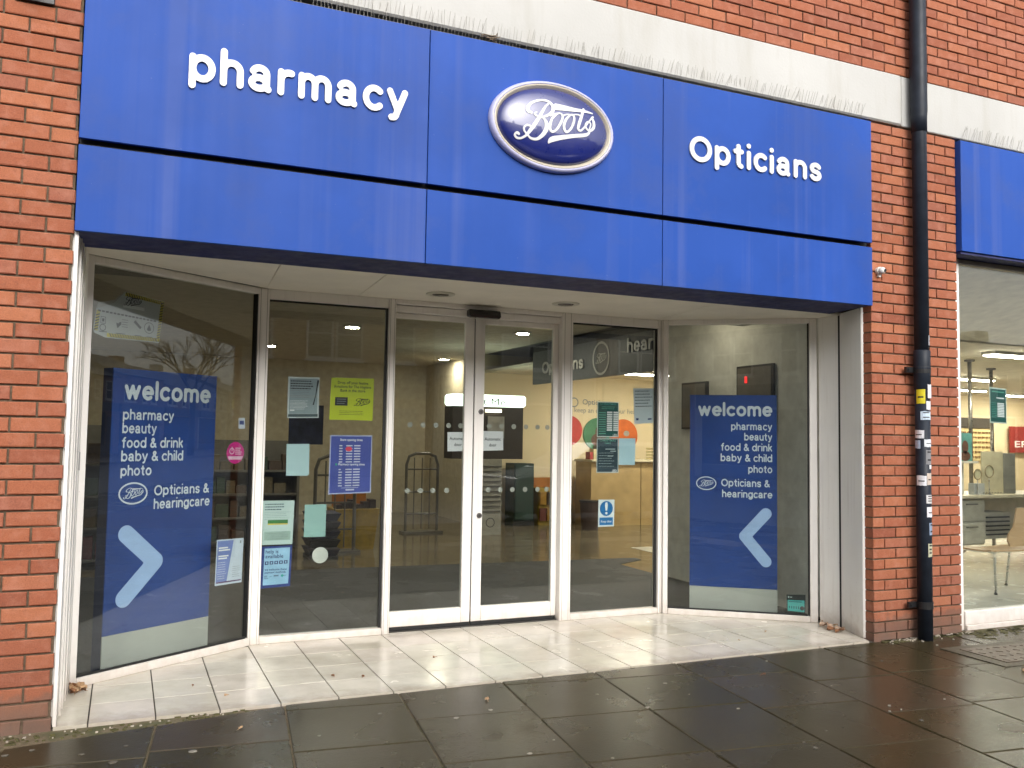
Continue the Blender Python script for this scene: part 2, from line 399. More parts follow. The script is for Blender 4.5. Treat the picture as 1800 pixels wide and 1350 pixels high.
def mat_slab():
    t = NT("paving slab")
    rnd = t.n("ObjectInfo").outputs["Random"]
    c = t.ramp(rnd, (0, (.033, .027, .012, 1)), (.3, (.052, .041, .023, 1)), (.55, (.038, .032, .014, 1)), (.8, (.062, .047, .032, 1)), (1, (.045, .037, .017, 1)))
    c = t.mix(.6, c, t.ramp(t.noise(90, 5, .75), (.3, .7), (.7, 1.25)), 'MULTIPLY')
    c = t.mix(t.ramp(t.noise(1.5, 6, .6), (.35, .0), (.7, .4)), c, (.022, .019, .012, 1))
    c = t.mix(t.ramp(t.noise(26, 3, .5), (.70, 0.0), (.78, .3)), c, (.10, .085, .06, 1))
    y = t.n("SeparateXYZ"); t.l(t.n("NewGeometry").outputs["Position"], y.inputs[0])
    # moss along the foot of the walls (right of the entrance and by the left pier)
    t.col(c)
    t.rough(t.ramp(t.noise(1.1, 5, .6), (.25, .19), (.75, .34)))
    t.b.inputs["Specular IOR Level"].default_value = .12
    t.bump(t.mix(.35, t.noise(75, 4, .7), t.noise(9, 3)), .22, .006)
    return t.m
def mat_tile():
    t = NT("entrance tile")
    rnd = t.n("ObjectInfo").outputs["Random"]
    c = t.ramp(rnd, (0, (.585, .545, .455, 1)), (.4, (.65, .61, .52, 1)), (.7, (.64, .575, .505, 1)), (1, (.68, .65, .56, 1)))
    c = t.mix(t.ramp(t.noise(5, 5, .65), (.35, 0.0), (.72, .5)), c, (.38, .34, .27, 1))
    c = t.mix(t.ramp(t.noise(1.0, 4, .6, stretch=(4, 40, 1)), (.6, 0.0), (.75, .3)), c, (.36, .31, .25, 1))
    c = t.mix(t.ramp(t.noise(70, 3, .6), (.70, 0.0), (.74, .45)), c, (.24, .18, .13, 1))
    yy = t.n("SeparateXYZ"); t.l(t.n("NewGeometry").outputs["Position"], yy.inputs[0])
    c = t.mix(t.ramp(t.math('ADD', yy.outputs[1], t.math('MULTIPLY', t.math('SUBTRACT', t.noise(11, 5, .7), .5), .30)), (-.02, .55), (.05, .35), (.14, 0.0)), c, (.30, .25, .19, 1))
    t.col(c); t.rough(t.ramp(t.noise(3, 4), (.35, .13), (.7, .30))); t.bump(t.noise(22, 3), .05, .004)
    return t.m
def mat_glass():
    t = NT("window glass"); tr = t.t
    tr.nodes.remove(t.b)
    g = t.n("NewGeometry"); dp = t.n("VectorMath", operation='DOT_PRODUCT'); t.l(g.outputs["Incoming"], dp.inputs[0]); t.l(g.outputs["Normal"], dp.inputs[1])
    c1 = t.math('SUBTRACT', 1.0, t.math('ABSOLUTE', dp.outputs["Value"]))
    fr = t.math('ADD', .050, t.math('MULTIPLY', t.math('POWER', c1, 5.0), .95))
    a = t.n("BsdfTransparent"); a.inputs[0].default_value = (.90, .93, .92, 1)
    b = t.n("BsdfGlossy"); b.inputs["Roughness"].default_value = 0.0; b.inputs["Color"].default_value = (1, 1, 1, 1)
    mx = t.n("MixShader"); t.l(fr, mx.inputs[0]); t.l(a.outputs[0], mx.inputs[1]); t.l(b.outputs[0], mx.inputs[2])
    # dust film: thin smears
    d = t.n("BsdfDiffuse"); d.inputs[0].default_value = (.6, .6, .58, 1)
    mx2 = t.n("MixShader"); t.l(t.ramp(t.noise(6, 5, .7), (.5, 0.0), (.85, .009)), mx2.inputs[0]); t.l(mx.outputs[0], mx2.inputs[1]); t.l(d.outputs[0], mx2.inputs[2])
    t.l(mx2.outputs[0], tr.nodes["Material Output"].inputs[0])
    return t.m

BRICK, MORTAR, SIGN, BAND, SLAB, TILE, GLASS = mat_brick(), mat_mortar(), mat_sign(), mat_band(), mat_slab(), mat_tile(), mat_glass()
FRAME = mat_paint("frame white", (.86, .83, .79, 1)); PANEL = mat_paint("panel white", (.86, .845, .81, 1), .3)
SOFFIT = M("soffit paint", (.85, .81, .71, 1), .6, .05, 4)
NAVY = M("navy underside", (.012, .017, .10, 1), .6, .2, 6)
BLACK = M("black plastic", (.012, .012, .013, 1), .4)
RUBBER = M("black gasket", (.010, .010, .010, 1), .6)
PIPE = M("pipe paint", (.016, .021, .031, 1), .42, .25, 12, bump=.05, spec=.22)
WHITE = M("white print", (.80, .80, .80, 1), .5, .03)
LETTER = M("letter acrylic", (.66, .66, .66, 1), .3, .03)
PALEBLUE = M("pale blue arrow", (.36, .50, .78, 1), .5, .05)
TOTBLUE = M("totem blue", (.012, .048, .225, 1), .4, .1, 3)
TOTDARK = M("totem side", (.010, .018, .055, 1), .4, .1, 3)
TOTGREY = M("totem base", (.40, .40, .36, 1), .35, .08, 3)
INK = M("black print", (.02, .02, .022, 1), .6)
GREYINK = M("grey print", (.20, .22, .24, 1), .6)

# ---------------------------------------------------------------- brick walls
def brick_mesh(L, seed, ret=False):
    rs = random.Random(seed); j = lambda a: rs.uniform(-a, a)
    h = .0645; D = .10; ch = .0028
    mb = MB()
    k = [abs(j(.004)) * (2.6 if rs.random() < .18 else .6) for _ in range(4)]
    f = [(ch + k[0] + j(.001), 0, ch + k[0] * .7), (L - ch - k[1], j(.0014), ch + k[1] * .6 + j(.001)), (L - ch - k[2] + j(.001), j(.001), h - ch - k[2] * .7), (ch + k[3], j(.0014), h - ch - k[3] * .6 + j(.001))]
    m_ = [(0, ch, 0), (L, ch, 0), (L, ch, h), (0, ch, h)]; b = [(x, D, z) for x, _, z in m_]
    mb.add(f + m_ + b, [(0, 1, 2, 3)] + [(i, i + 4, (i + 1) % 4 + 4, (i + 1) % 4) for i in range(4)] + [(i + 4, i + 8, (i + 1) % 4 + 8, (i + 1) % 4 + 4) for i in range(4)])
    return mesh("brick", mb, BRICK)
_bm = {}
def brick_of(L):
    k = round(L, 3)
    if k not in _bm: _bm[k] = [brick_mesh(k, s) for s in range(9)]
    return random.choice(_bm[k])
def lay(parent, x0, x1, z0, n, start_half, skip=None, cut=True):
    """courses of stretcher bond between x0 and x1"""
    for c in range(n):
        z = z0 + c * .075 + .0055
        x = x0 - (.1125 if (c % 2 == start_half) else 0.0)
        while x < x1 - .02:
            a = max(x, x0); b = min(x + .215, x1)
            if b - a > .03 and not (skip and skip(a, b, z)):
                inst("brick", brick_of(b - a), (a, random.uniform(-.0022, .0015), z + random.uniform(-.0012, .0012)), parent, rot=(random.uniform(-.006, .006), 0, random.uniform(-.004, .004)))
            x += .225

W = 5.239
lp = root("brick_pier", (-.51, 0, 0), "orange red brick pier left of the shop entrance", "brick pier", "brick piers beside the entrance")
part("mortar_bed", MB().box(-1.02, -.004, .0115, .70, 0, 4.30), MORTAR, lp)
lay(lp, -1.0175, 0.0, 0.0, 57, 1)
mb = MB(); mc = MB().box(-6.0, -1.021, .0115, .4, 0, 6.6)
for c in range(87):
    x = -6.0 - (.1125 if c % 2 else 0)
    while x < -1.04:
        a = max(x, -6.0); b = min(x + .215, -1.0275)
        if b - a > .03: mb.box(a, b, random.uniform(-.002, .001), .09, c * .075 + .0055, c * .075 + .07)
        x += .225
part("brick_courses", mb, BRICK, lp, kind="stuff"); part("mortar_bed", mc, MORTAR, lp)
rp = root("brick_pier", (W + .445, 0, 0), "orange red brick pier behind the black drainpipe", "brick pier", "brick piers beside the entrance")
part("mortar_bed", MB().box(W + .004, W + .886, .0115, .098, 0, 3.83).box(W + .22, W + .87, .0981, .60, 0, 3.83), MORTAR, rp)
lay(rp, W, W + .89, 0.0, 51, 1)
uw = root("brick_wall", (5.0, 0, 4.23), "red brick wall above the white band, upper storey", "brick wall")
part("mortar_bed", MB().box(-1.02, 9.4, .0115, .35, 4.226, 6.6), MORTAR, uw)
lay(uw, 2.587, 7.537, 4.2285, 12, 0)
def joined_bricks(x0, x1, z0, n, name):
    mb = MB()
    for c in range(n):
        x = x0 - (.1125 if c % 2 == 0 else 0)
        while x < x1 - .02:
            a = max(x, x0); b = min(x + .215, x1)
            if b - a > .03: mb.box(a, b, random.uniform(-.002, .001), .09, z0 + c * .075 + .0055, z0 + c * .075 + .07)
            x += .225
    part(name, mb, BRICK, uw, kind="stuff")
joined_bricks(-1.0, 2.578, 4.2285, 30, "brick_courses"); joined_bricks(7.546, 9.3, 4.2285, 30, "brick_courses"); joined_bricks(2.587, 7.537, 5.1285, 18, "brick_courses")

# concrete bands and what is behind them
b1 = MB().box(-.05, 5.545, -.022, .30, 3.835, 4.222)
part("concrete_band", b1, BAND, None, bevel=.012); tag(bpy.data.objects["concrete_band"], "long white rendered band above the wide blue sign, streaked and stained", "band", "white bands above the signs")
o = part("concrete_band", MB().box(5.555, 9.3, -.010, .30, 3.835, 4.222), BAND, None, bevel=.006)
tag(o, "short white rendered band above the second blue sign, right of the pipe", "band", "white bands above the signs")
o = part("lintel_wall", MB().box(.002, W - .002, .06, 1.30, 2.46, 3.830), M("dark void", (.02, .019, .018, 1), .9), None); tag(o, kind="structure")
part("lintel_wall", MB().box(W + .895, 9.3, .06, .6, 2.93, 3.830), M("dark void", (.02, .019, .018, 1), .9), None)["kind"] = "structure"

# ---------------------------------------------------------------- the big sign
TILT = .0046
def sz(x, z): return z + TILT * x
FS = Frame((0, -.03), (1, -.03))
sg = root("shop_sign", (2.6, -.03, 2.42), "wide blue shop sign with white lettering and an oval badge over the entrance", "shop sign")
def spanel(name, x0, x1, z0, z1):
    mb = MB(); mb.hexa([(x0, -.03, sz(x0, z0)), (x1, -.03, sz(x1, z0)), (x1, -.006, sz(x1, z0)), (x0, -.006, sz(x0, z0))], [(x0, -.03, sz(x0, z1)), (x1, -.03, sz(x1, z1)), (x1, -.006, sz(x1, z1)), (x0, -.006, sz(x0, z1))])
    return part(name, mb, SIGN, sg, bevel=.002)
for x0, x1 in ((.004, 1.7985), (1.8035, 3.4025), (3.4075, 5.222)):
    spanel("lower_panel", x0, x1, 2.416, 2.845); spanel("upper_panel", x0, x1, 2.879, 3.789)
mb = MB(); mb.hexa([(.006, .022, 2.445), (5.22, .022, 2.469), (5.22, .05, 2.469), (.006, .05, 2.445)], [(.006, .022, 3.78), (5.22, .022, 3.80), (5.22, .05, 3.80), (.006, .05, 3.78)])
part("backing_board", mb, BLACK, sg)
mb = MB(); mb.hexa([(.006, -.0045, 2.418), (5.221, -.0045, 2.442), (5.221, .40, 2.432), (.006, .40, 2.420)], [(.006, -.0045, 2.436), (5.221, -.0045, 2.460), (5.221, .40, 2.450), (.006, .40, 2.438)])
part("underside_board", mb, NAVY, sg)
def sign_word(txt, x0, x1, zb, xh, rad, gap):
    lay_, w = text_layout(txt, rad, gap); k = (x1 - x0) / w
    for ch, x in lay_:
        V, F = glyph(ch, rad, .036); mb = MB(); fr = FS
        put2d(mb, fr, V, F, k, xh, x0 + x * k, sz(x0 + x * k, zb) , 0.0 - .002, .010)
        part("letter", mb, LETTER, sg)
sign_word("pharmacy", .497, 1.672, 3.249, .152, .122, .15)
sign_word("Opticians", 3.606, 4.733, 3.264, .137, .121, .16)

def oval_badge(cx, cz):
    e = lambda r, z, d, n=72: [(cx + r * cos(2 * pi * k / n), -.03 - d, cz + z * sin(2 * pi * k / n)) for k in range(n)]
    def skin(rings, n=72):
        mb = MB(); mb.add([v for rg in rings for v in rg], [(i * n + k, i * n + (k + 1) % n, (i + 1) * n + (k + 1) % n, (i + 1) * n + k) for i in range(len(rings) - 1) for k in range(n)])
        return mb
    rim = skin([e(.424, .280, 0), e(.424, .280, .020), e(.416, .273, .034), e(.407, .265, .040), e(.402, .261, .040), e(.400, .259, .038), e(.398, .257, .036)])
    b = part("badge_rim", rim, M("badge rim", (.46, .46, .66, 1), .3, .05), sg, smooth=True)
    part("rim_bevel", skin([e(.3978, .2568, .035), e(.394, .253, .040), e(.386, .246, .034), e(.374, .2335, .020)]), M("badge bevel", (.50, .45, .36, 1), .2, .06), b, smooth=True)
    rings = [e(.375, .234, .018)]
    for i in range(1, 11):
        a = pi / 2 * i / 10; rings.append(e(.374 * cos(a) + .0001, .233 * cos(a) + .0001, .020 + .062 * sin(a) ** .9))
    dome = part("badge_dome", skin(rings), M("badge dome", (.006, .014, .14, 1), .3, .08, coat=1.0), b, smooth=True)
    # raised script on the dome: drape the flat strokes over it
    V, F = logo2d(.0042); mb = MB(); n = len(V)
    def dep(x, z):
        q = min(.98, (x / .374) ** 2 + (z / .233) ** 2); return .020 + .062 * (1 - q) ** .45
    P = []
    for dd in (.0035, -.004):
        P += [(cx + .012 + x, -.03 - dep(.012 + x, z - .004) - dd, cz + z - .004) for x, z in V]
    fs = list(F); cnt = set()
    for f in F:
        for a, c in zip(f, f[1:] + f[:1]): cnt.add((a, c))
    fs += [(c, a, a + n, c + n) for a, c in cnt if (c, a) not in cnt]
    mb.add(P, fs); part("script_lettering", mb, LETTER, b)
oval_badge(2.595, 3.339)

s2 = root("shop_sign", (7.6, -.03, 2.93), "plain blue sign board over the second shop window, right of the drainpipe", "shop sign")
part("sign_panel", MB().box(6.137, 7.95, -.045, .02, 2.935, 3.808), SIGN, s2, bevel=.003)
part("sign_panel", MB().box(7.956, 9.3, -.045, .02, 2.935, 3.808), SIGN, s2, bevel=.003)
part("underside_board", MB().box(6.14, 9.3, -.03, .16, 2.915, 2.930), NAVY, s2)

def spikes(x0, x1, zf, label, nm):
    r_ = root("bird_spikes", ((x0 + x1) / 2, -.01, zf((x0 + x1) / 2)), label, "bird spikes", "bird spike strips on the signs")
    part("base_strip", MB().hexa([(x0, -.02, zf(x0)), (x1, -.02, zf(x1)), (x1, .03, zf(x1)), (x0, .03, zf(x0))], [(x0, -.02, zf(x0) + .006), (x1, -.02, zf(x1) + .006), (x1, .03, zf(x1) + .006), (x0, .03, zf(x0) + .006)]), BLACK, r_)
    mb = MB(); x = x0 + .01
    while x < x1 - .01:
        z = zf(x) + .005; lean = random.gauss(0, .012)
        if random.random() > .06:
            mb.tube([(x, -.012, z), (x + lean + random.uniform(-.01, .01), -.05 + random.uniform(-.02, .02), z + random.uniform(.095, .12))], .0011, 3, False)
            mb.tube([(x + .008, .01, z), (x + .008 + lean, .0, z + random.uniform(.10, .125))], .0011, 3, False)
        x += .022
    part("spike", mb, M("spike steel", (.36, .34, .30, 1), .5, .1), r_, kind="stuff")
spikes(.1, 5.16, lambda x: sz(x, 3.789), "strip of thin wire bird spikes along the top of the wide sign", "a")
spikes(6.16, 9.2, lambda x: 3.808, "strip of thin wire bird spikes on the second blue sign", "b")

# ---------------------------------------------------------------- shopfront
A1, B1 = (.04, .654), (1.098, 1.359); GA = Frame(A1, B1)
GMF = Frame((1.098, 1.37), (4.328, 1.37)); GRF = Frame((4.328, 1.336), (5.298, .613))
FZ = .026; SO = 2.432
sf = root("shopfront", (2.7, 1.3, FZ), "recessed white framed glass shopfront with two angled side windows", "shopfront")
def fbar(name, fr, s0, s1, z0, z1, d0, d1, m=FRAME, par=sf, bev=.004):
    mb = MB(); fr.box(mb, s0, s1, z0, z1, d0, d1); return part(name, mb, m, par, bevel=bev)
LG, LR = GA.L, GRF.L; GROOVE_SHADE = M("groove grey", (.30, .28, .25, 1), .6)
# left angled window
fbar("post", GA, 0, .045, FZ, SO - .001, 0, .07); fbar("head_rail", GA, .046, LG - .022, 2.388, SO - .001, .004, .065); fbar("sill", GA, .046, LG - .022, FZ, .076, -.004, .07)
fbar("glass_pane", GA, .046, LG - .03, .077, 2.387, .030, .038, GLASS, bev=0)
fbar("gasket", GA, LG - .040, LG - .0305, .08, 2.386, .012, .05, RUBBER, bev=0); fbar("gasket", GA, .046, LG - .045, .0765, .088, .012, .026, RUBBER, bev=0)
# corner posts and inner posts
for (s0, s1) in ((-.030, .045), (.889, .943), (2.300, 2.395), (3.200, 3.285)):
    po = fbar("post", GMF, s0, s1, FZ, SO - .001, -.012, .075)
    for q in (.22, .80): fbar("groove_shade", GMF, s0 + (s1 - s0) * q - .0016, s0 + (s1 - s0) * q + .0016, FZ + .004, SO - .004, -.0128, -.0115, GROOVE_SHADE, po, 0)  # flat grey strips painting the shade of grooves, nothing is recessed
for (s0, s1) in ((.046, .888), (2.396, 3.199)):
    fbar("head_rail", GMF, s0, s1, 2.362, SO - .001, -.006, .06); fbar("sill", GMF, s0, s1, FZ, .072, -.010, .06)
    fbar("glass_pane", GMF, s0, s1, .073, 2.361, .030, .038, GLASS, bev=0)
    fbar("gasket", GMF, s1 - .018, s1 - .001, .075, 2.36, .012, .028, RUBBER, bev=0); fbar("gasket", GMF, s0 + .001, s1 - .019, 2.349, 2.3605, .012, .028, RUBBER, bev=0)
fbar("door_track", GMF, .944, 2.299, 2.398, SO - .001, -.008, .14); fbar("door_track", GMF, .944, 2.299, 2.342, 2.392, .02, .14)
fbar("threshold", GMF, .944, 2.299, .020, .034, .03, .16, M("threshold dark", (.03, .028, .025, 1), .5))
# right angled window
fbar("post", GRF, LR - .062, LR - .004, FZ, SO - .001, 0, .07); fbar("head_rail", GRF, .04, LR - .063, 2.392, SO - .001, .004, .065); fbar("sill", GRF, .04, LR - .063, FZ, .072, -.004, .07)
fbar("post", GRF, .0, .038, FZ, SO - .001, -.002, .07)
fbar("glass_pane", GRF, .04, LR - .064, .073, 2.391, .030, .038, GLASS, bev=0)
fbar("gasket", GRF, LR - .074, LR - .0642, .075, 2.39, .012, .05, RUBBER, bev=0); fbar("gasket", GRF, .042, LR - .08, .0725, .083, .012, .026, RUBBER, bev=0)
# reveal panels
def panel2(name, P, Q, t, z0, z1, par, m=PANEL):
    fr = Frame(P, Q); mb = MB(); fr.box(mb, 0, fr.L, z0, z1, 0, t); return part(name, mb, m, par, bevel=.004)
lr = root("reveal_panel", (.02, .33, FZ), "white cladding panel lining the left side of the recess, next to the brick", "panel", "white panels lining the recess")
panel2("panel", (.046, .648), (.030, .33), -.05, FZ, SO - .002, lr); panel2("panel", (.030, .322), (.014, .03), -.05, FZ, SO - .002, lr)
part("edge_trim", MB().box(.006, .022, .008, .028, FZ, SO - .002), FRAME, lr)
for y_ in (.18, .30, .44, .56): part("rib", MB().box(.014 + .03 * y_, .026 + .03 * y_, y_, y_ + .018, FZ, SO - .004), FRAME, lr)
mb = MB(); mb.hexa([(.034, .60, 1.22), (.049, .60, 1.22), (.049, .63, 1.22), (.034, .63, 1.22)], [(.034, .60, 1.32), (.049, .60, 1.32), (.049, .63, 1.32), (.034, .63, 1.32)]); part("lock_plate", mb, M("grey steel", (.35, .34, .33, 1), .35, .1, metal=.5), lr)
r1 = root("reveal_panel", (5.29, .26, FZ), "outer white panel of the right recess side, beside the brick pier", "panel", "white panels lining the recess")
panel2("panel", (5.325, .402), (5.222, .085), .03, FZ, SO + .010, r1)
r2 = root("reveal_panel", (5.35, .54, FZ), "inner white panel of the right recess side, next to the glass", "panel", "white panels lining the recess")
panel2("panel", (5.304, .608), (5.336, .428), .03, FZ, SO - .002, r2)
part("gap_seal", MB().box(5.333, 5.352, .404, .427, FZ, SO - .002), RUBBER, r2)

# sliding doors
def sliding_door(s0, s1, stl, str_, label, dr):
    d = root("sliding_door", GMF.P((s0 + s1) / 2, .04, .06), label, "sliding door", "automatic sliding doors")
    b = lambda n, a0, a1, z0, z1, m=FRAME, d0=.045, d1=.085, bev=.004: fbar(n, GMF, a0, a1, z0, z1, d0, d1, m, d, bev)
    b("stile", s0, s0 + stl, .060, 2.338); b("stile", s1 - str_, s1, .060, 2.338)
    b("top_rail", s0 + stl + .0005, s1 - str_ - .0005, 2.300, 2.338); b("bottom_rail", s0 + stl + .0005, s1 - str_ - .0005, .060, .170)
    b("brush_strip", s0 + .002, s1 - .002, .036, .0595, RUBBER, .055, .075, 0)
    b("glass_pane", s0 + stl + .0005, s1 - str_ - .0005, .1705, 2.2995, GLASS, .058, .066, 0)
    return d
dl = sliding_door(.946, 1.579, .012, .072, "left sliding door with a paper notice at its right edge", 1)
dr = sliding_door(1.588, 2.298, .078, .046, "right sliding door with two round grey locks on its stile", 1)
fbar("edge_seal", GMF, 1.5795, 1.5875, .06, 2.338, .056, .08, RUBBER, dl, 0)
for z in (1.630, .846):
    mb = MB(); GMF.disc(mb, 1.640, z, .020, .036, .01, seg=18); k = part("lock", mb, M("lock grey", (.16, .15, .15, 1), .4, .1, metal=.6), dr)
    mb = MB(); GMF.disc(mb, 1.640, z, .010, .033, .004, seg=14); part("key_face", mb, M("lock brass", (.10, .09, .08, 1), .3, .1, metal=.6), k)
DOT = M("frosted dot", (.36, .35, .31, 1), .7, .05)
def dots(par, ss, z, r=.0195):
    for s in ss:
        mb = MB(); GMF.disc(mb, s, z, r, .0672, .0008, seg=16); part("dot", mb, DOT, par)
dots(dl, (1.09, 1.19, 1.29, 1.39, 1.487), 1.520); dots(dl, (1.08, 1.18, 1.277, 1.385), 1.036)
dots(dr, (1.72, 1.823, 1.926, 2.03, 2.13, 2.215), 1.522); dots(dr, (1.72, 1.82, 1.922, 2.03, 2.137, 2.215), 1.037)
ds = root("door_sensor", (2.716, 1.33, 2.335), "black motion sensor above the sliding doors", "sensor")
part("housing", MB().hexa([(2.585, 1.285, 2.338), (2.842, 1.285, 2.338), (2.842, 1.36, 2.338), (2.585, 1.36, 2.338)], [(2.585, 1.30, 2.392), (2.842, 1.30, 2.392), (2.842, 1.36, 2.392), (2.585, 1.36, 2.392)]), BLACK, ds, bevel=.008)
part("lens", MB().hexa([(2.60, 1.292, 2.332), (2.83, 1.292, 2.332), (2.83, 1.34, 2.332), (2.60, 1.34, 2.332)], [(2.60, 1.284, 2.350), (2.83, 1.284, 2.350), (2.83, 1.30, 2.350), (2.60, 1.30, 2.350)]), M("sensor lens", (.02, .005, .005, 1), .1), ds)

# soffit and downlights
so = root("soffit", (2.6, .9, SO), kind="structure")
for poly in ([(.01, .402), (1.062, .402), (1.118, 1.355), (.045, .66), (.01, .64)], [(1.067, .402), (1.706, .402), (1.762, 1.45), (1.125, 1.45)], [(1.711, .402), (4.16, .402), (4.27, 1.45), (1.767, 1.45)], [(4.165, .402), (5.40, .402), (5.33, .62), (4.34, 1.36), (4.275, 1.40)]):
    part("soffit_panel", MB().prism(poly, SO, SO + .018), SOFFIT, so)
part("soffit_backing", MB().box(.01, 5.235, .402, 1.45, SO + .020, SO + .028), BLACK, so)
for x, y, w in ((2.248, .985, "left"), (3.209, .945, "right")):
    t = root("downlight", (x, y, SO), "round recessed downlight in the soffit " + ("left of the black door sensor" if w == "left" else "right of the black door sensor"), "downlight", "downlights in the entrance soffit")
    part("rim", MB().lathe((x, y, SO - .012), [(.062, .004), (.075, .000), (.100, .004), (.103, .011)], 28), M("rim white", (.6, .58, .5, 1), .4), t, smooth=False)
    part("lamp", MB().lathe((x, y, SO - .0135), [(.030, .0), (.055, .002), (.060, .006)], 20), M("lamp dark", (.09, .085, .07, 1), .25), t)

# ---------------------------------------------------------------- downpipe
px, py_, pr = 5.655, -.078, .0525
dp = root("drainpipe", (px, py_, 0), "black drainpipe plastered with small stickers in front of the brick pier", "drainpipe")
part("pipe", MB().tube([(px, py_, .0), (px, py_, 1.86)], pr, 24), PIPE, dp, smooth=True); part("pipe", MB().tube([(px, py_, 1.861), (px, py_, 3.80), (px, py_, 3.83)], [pr, pr, pr + .004], 24), PIPE, dp, smooth=True)
part("pipe", MB().tube([(px, py_, 3.78), (px, py_, 3.90), (px, py_, 3.94), (px, py_, 6.5)], [pr + .004, pr + .005, .0605, .0605], 24), PIPE, dp, smooth=True)
part("socket", MB().tube([(px, py_, 1.840), (px, py_, 1.846), (px, py_, 2.125), (px, py_, 2.132)], [pr + .001, .0585, .0585, pr + .001], 24), PIPE, dp, smooth=True)
part("socket_ring", MB().tube([(px, py_, 1.985), (px, py_, 1.99), (px, py_, 2.005), (px, py_, 2.01)], [.0585, .0605, .0605, .0585], 24), PIPE, dp, smooth=True)
for z in (1.985, .268):
    mb = MB().box(px - .125, px - .05, -.050, -.028, z - .020, z + .020).box(px + .05, px + .085, -.05, -.030, z - .020, z + .020); mb.tube([(px, py_, z - .025), (px, py_, z + .025)], pr + .0045 if z < 1 else .0602, 20)
    k = part("bracket", mb, BLACK, dp)
    part("bolt", MB().box(px - .115, px - .098, -.058, -.0505, z - .008, z + .008), BLACK, k)
def sticker(z, h, a0, a1, col, nm, marks=0):
    """a paper sticker wrapped on the pipe, a = degrees from facing the street, + towards the right"""
    r = pr + .0012
    if 1.84 < z + h and z < 2.14: r = .0597
    a0 -= 40; a1 -= 40
    n = 5; mb = MB(); vs = []
    for k in range(n + 1):
        a = radians(a0 + (a1 - a0) * k / n); vs += [(px + r * sin(a), py_ - r * cos(a), z + random.uniform(-.002, .002)), (px + r * sin(a), py_ - r * cos(a), z + h + random.uniform(-.002, .002))]
    mb.add(vs, [(2 * k, 2 * k + 2, 2 * k + 3, 2 * k + 1) for k in range(n)])
    s = part("sticker", mb, M("sticker " + nm, col, .45, .08, 60), dp, label=nm + " sticker")
    if marks:
        mb = MB(); r2 = r + .0008
        for q in range(marks):
            zz = z + h * (.25 + .55 * q / max(1, marks - 1)) if marks > 1 else z + h * .4
            vs = []
            for k in range(4):
                a = radians(a0 + (a1 - a0) * (.2 + .6 * k / 3)); vs += [(px + r2 * sin(a), py_ - r2 * cos(a), zz), (px + r2 * sin(a), py_ - r2 * cos(a), zz + h * .11)]
            mb.add(vs, [(2 * k, 2 * k + 2, 2 * k + 3, 2 * k + 1) for k in range(3)])
        part("lettering", mb, INK, s)
WS, BS = (.72, .72, .75, 1), (.52, .62, .72, 1)
sticker(2.165, .075, 48, 88, (.30, .31, .33, 1), "grey", 1)
sticker(1.735, .105, -58, 12, (.68, .58, .02, 1), "yellow", 1); sticker(1.775, .10, 28, 75, (.72, .68, .72, 1), "pinkish white"); sticker(1.690, .062, 20, 78, WS, "white", 0)
sticker(1.615, .062, -25, 66, BS, "pale blue", 2); sticker(1.48, .060, -88, 0, WS, "blank white", 1); sticker(1.405, .060, -88, -28, (.42, .52, .66, 1), "blue grey")
sticker(1.418, .055, 0, 80, (.66, .69, .73, 1), "light grey", 1); sticker(1.29, .105, 12, 70, (.22, .22, .23, 1), "worn dark", 2); sticker(1.255, .03, 40, 78, WS, "torn white")
sticker(1.135, .072, -65, 15, WS, "scuffed white", 1); sticker(1.140, .085, 18, 66, (.56, .47, .40, 1), "beige", 1); sticker(1.005, .062, 10, 82, (.60, .60, .60, 1), "barcode", 3)
sticker(.905, .075, 14, 82, WS, "square white", 1); sticker(.775, .09, 32, 82, (.26, .33, .45, 1), "slate blue", 2); sticker(.620, .095, 20, 66, (.46, .46, .32, 1), "khaki", 3)

# dome camera on the brick
cm = root("security_camera", (5.305, -.04, 2.66), "small white dome security camera on the brick beside the sign", "security camera")
part("base", MB().tube([(5.305, -.002, 2.705), (5.305, -.025, 2.705)], .030, 18), M("camera white", (.72, .70, .66, 1), .35), cm)
part("ball", MB().ball((5.306, -.040, 2.704), .027, .027, .027, 18, 10), M("camera white", (.72, .70, .66, 1), .35), cm, smooth=True)
part("lens", MB().tube([(5.309, -.058, 2.703), (5.310, -.069, 2.702)], .011, 14), BLACK, cm)
part("bracket", MB().box(5.294, 5.316, -.022, -.002, 2.660, 2.676), M("camera white", (.72, .70, .66, 1), .35), cm)

t = root("wall_fitting", (-.21, -.05, 3.53), "dark metal fitting cut off by the top edge on the left brick pier", "wall fitting")
part("bracket_plate", MB().box(-.30, -.13, -.018, -.002, 3.525, 3.75), BLACK, t, bevel=.003); part("bracket_arm", MB().tube([(-.215, -.018, 3.60), (-.215, -.16, 3.58), (-.215, -.30, 3.66)], .018, 8), BLACK, t)
random.seed(21); t = root("twig_bundle", (2.19, -.02, 3.805), "small tuft of twigs caught on the spikes above the oval badge", "twigs")
TW = M("twig", (.20, .15, .10, 1), .8, .3, 30)
for k in range(9):
    a = random.uniform(0, 6.28); l = random.uniform(.03, .07); c = (2.19 + random.uniform(-.03, .03), -.025 + random.uniform(-.01, .01), 3.812 + .004 * k)
    part("twig", MB().tube([(c[0] - l * cos(a), c[1] - .3 * l * sin(a), c[2]), (c[0], c[1], c[2] + .006), (c[0] + l * cos(a), c[1] + .3 * l * sin(a), c[2] + random.uniform(-.01, .03))], .0028, 5), TW, t)

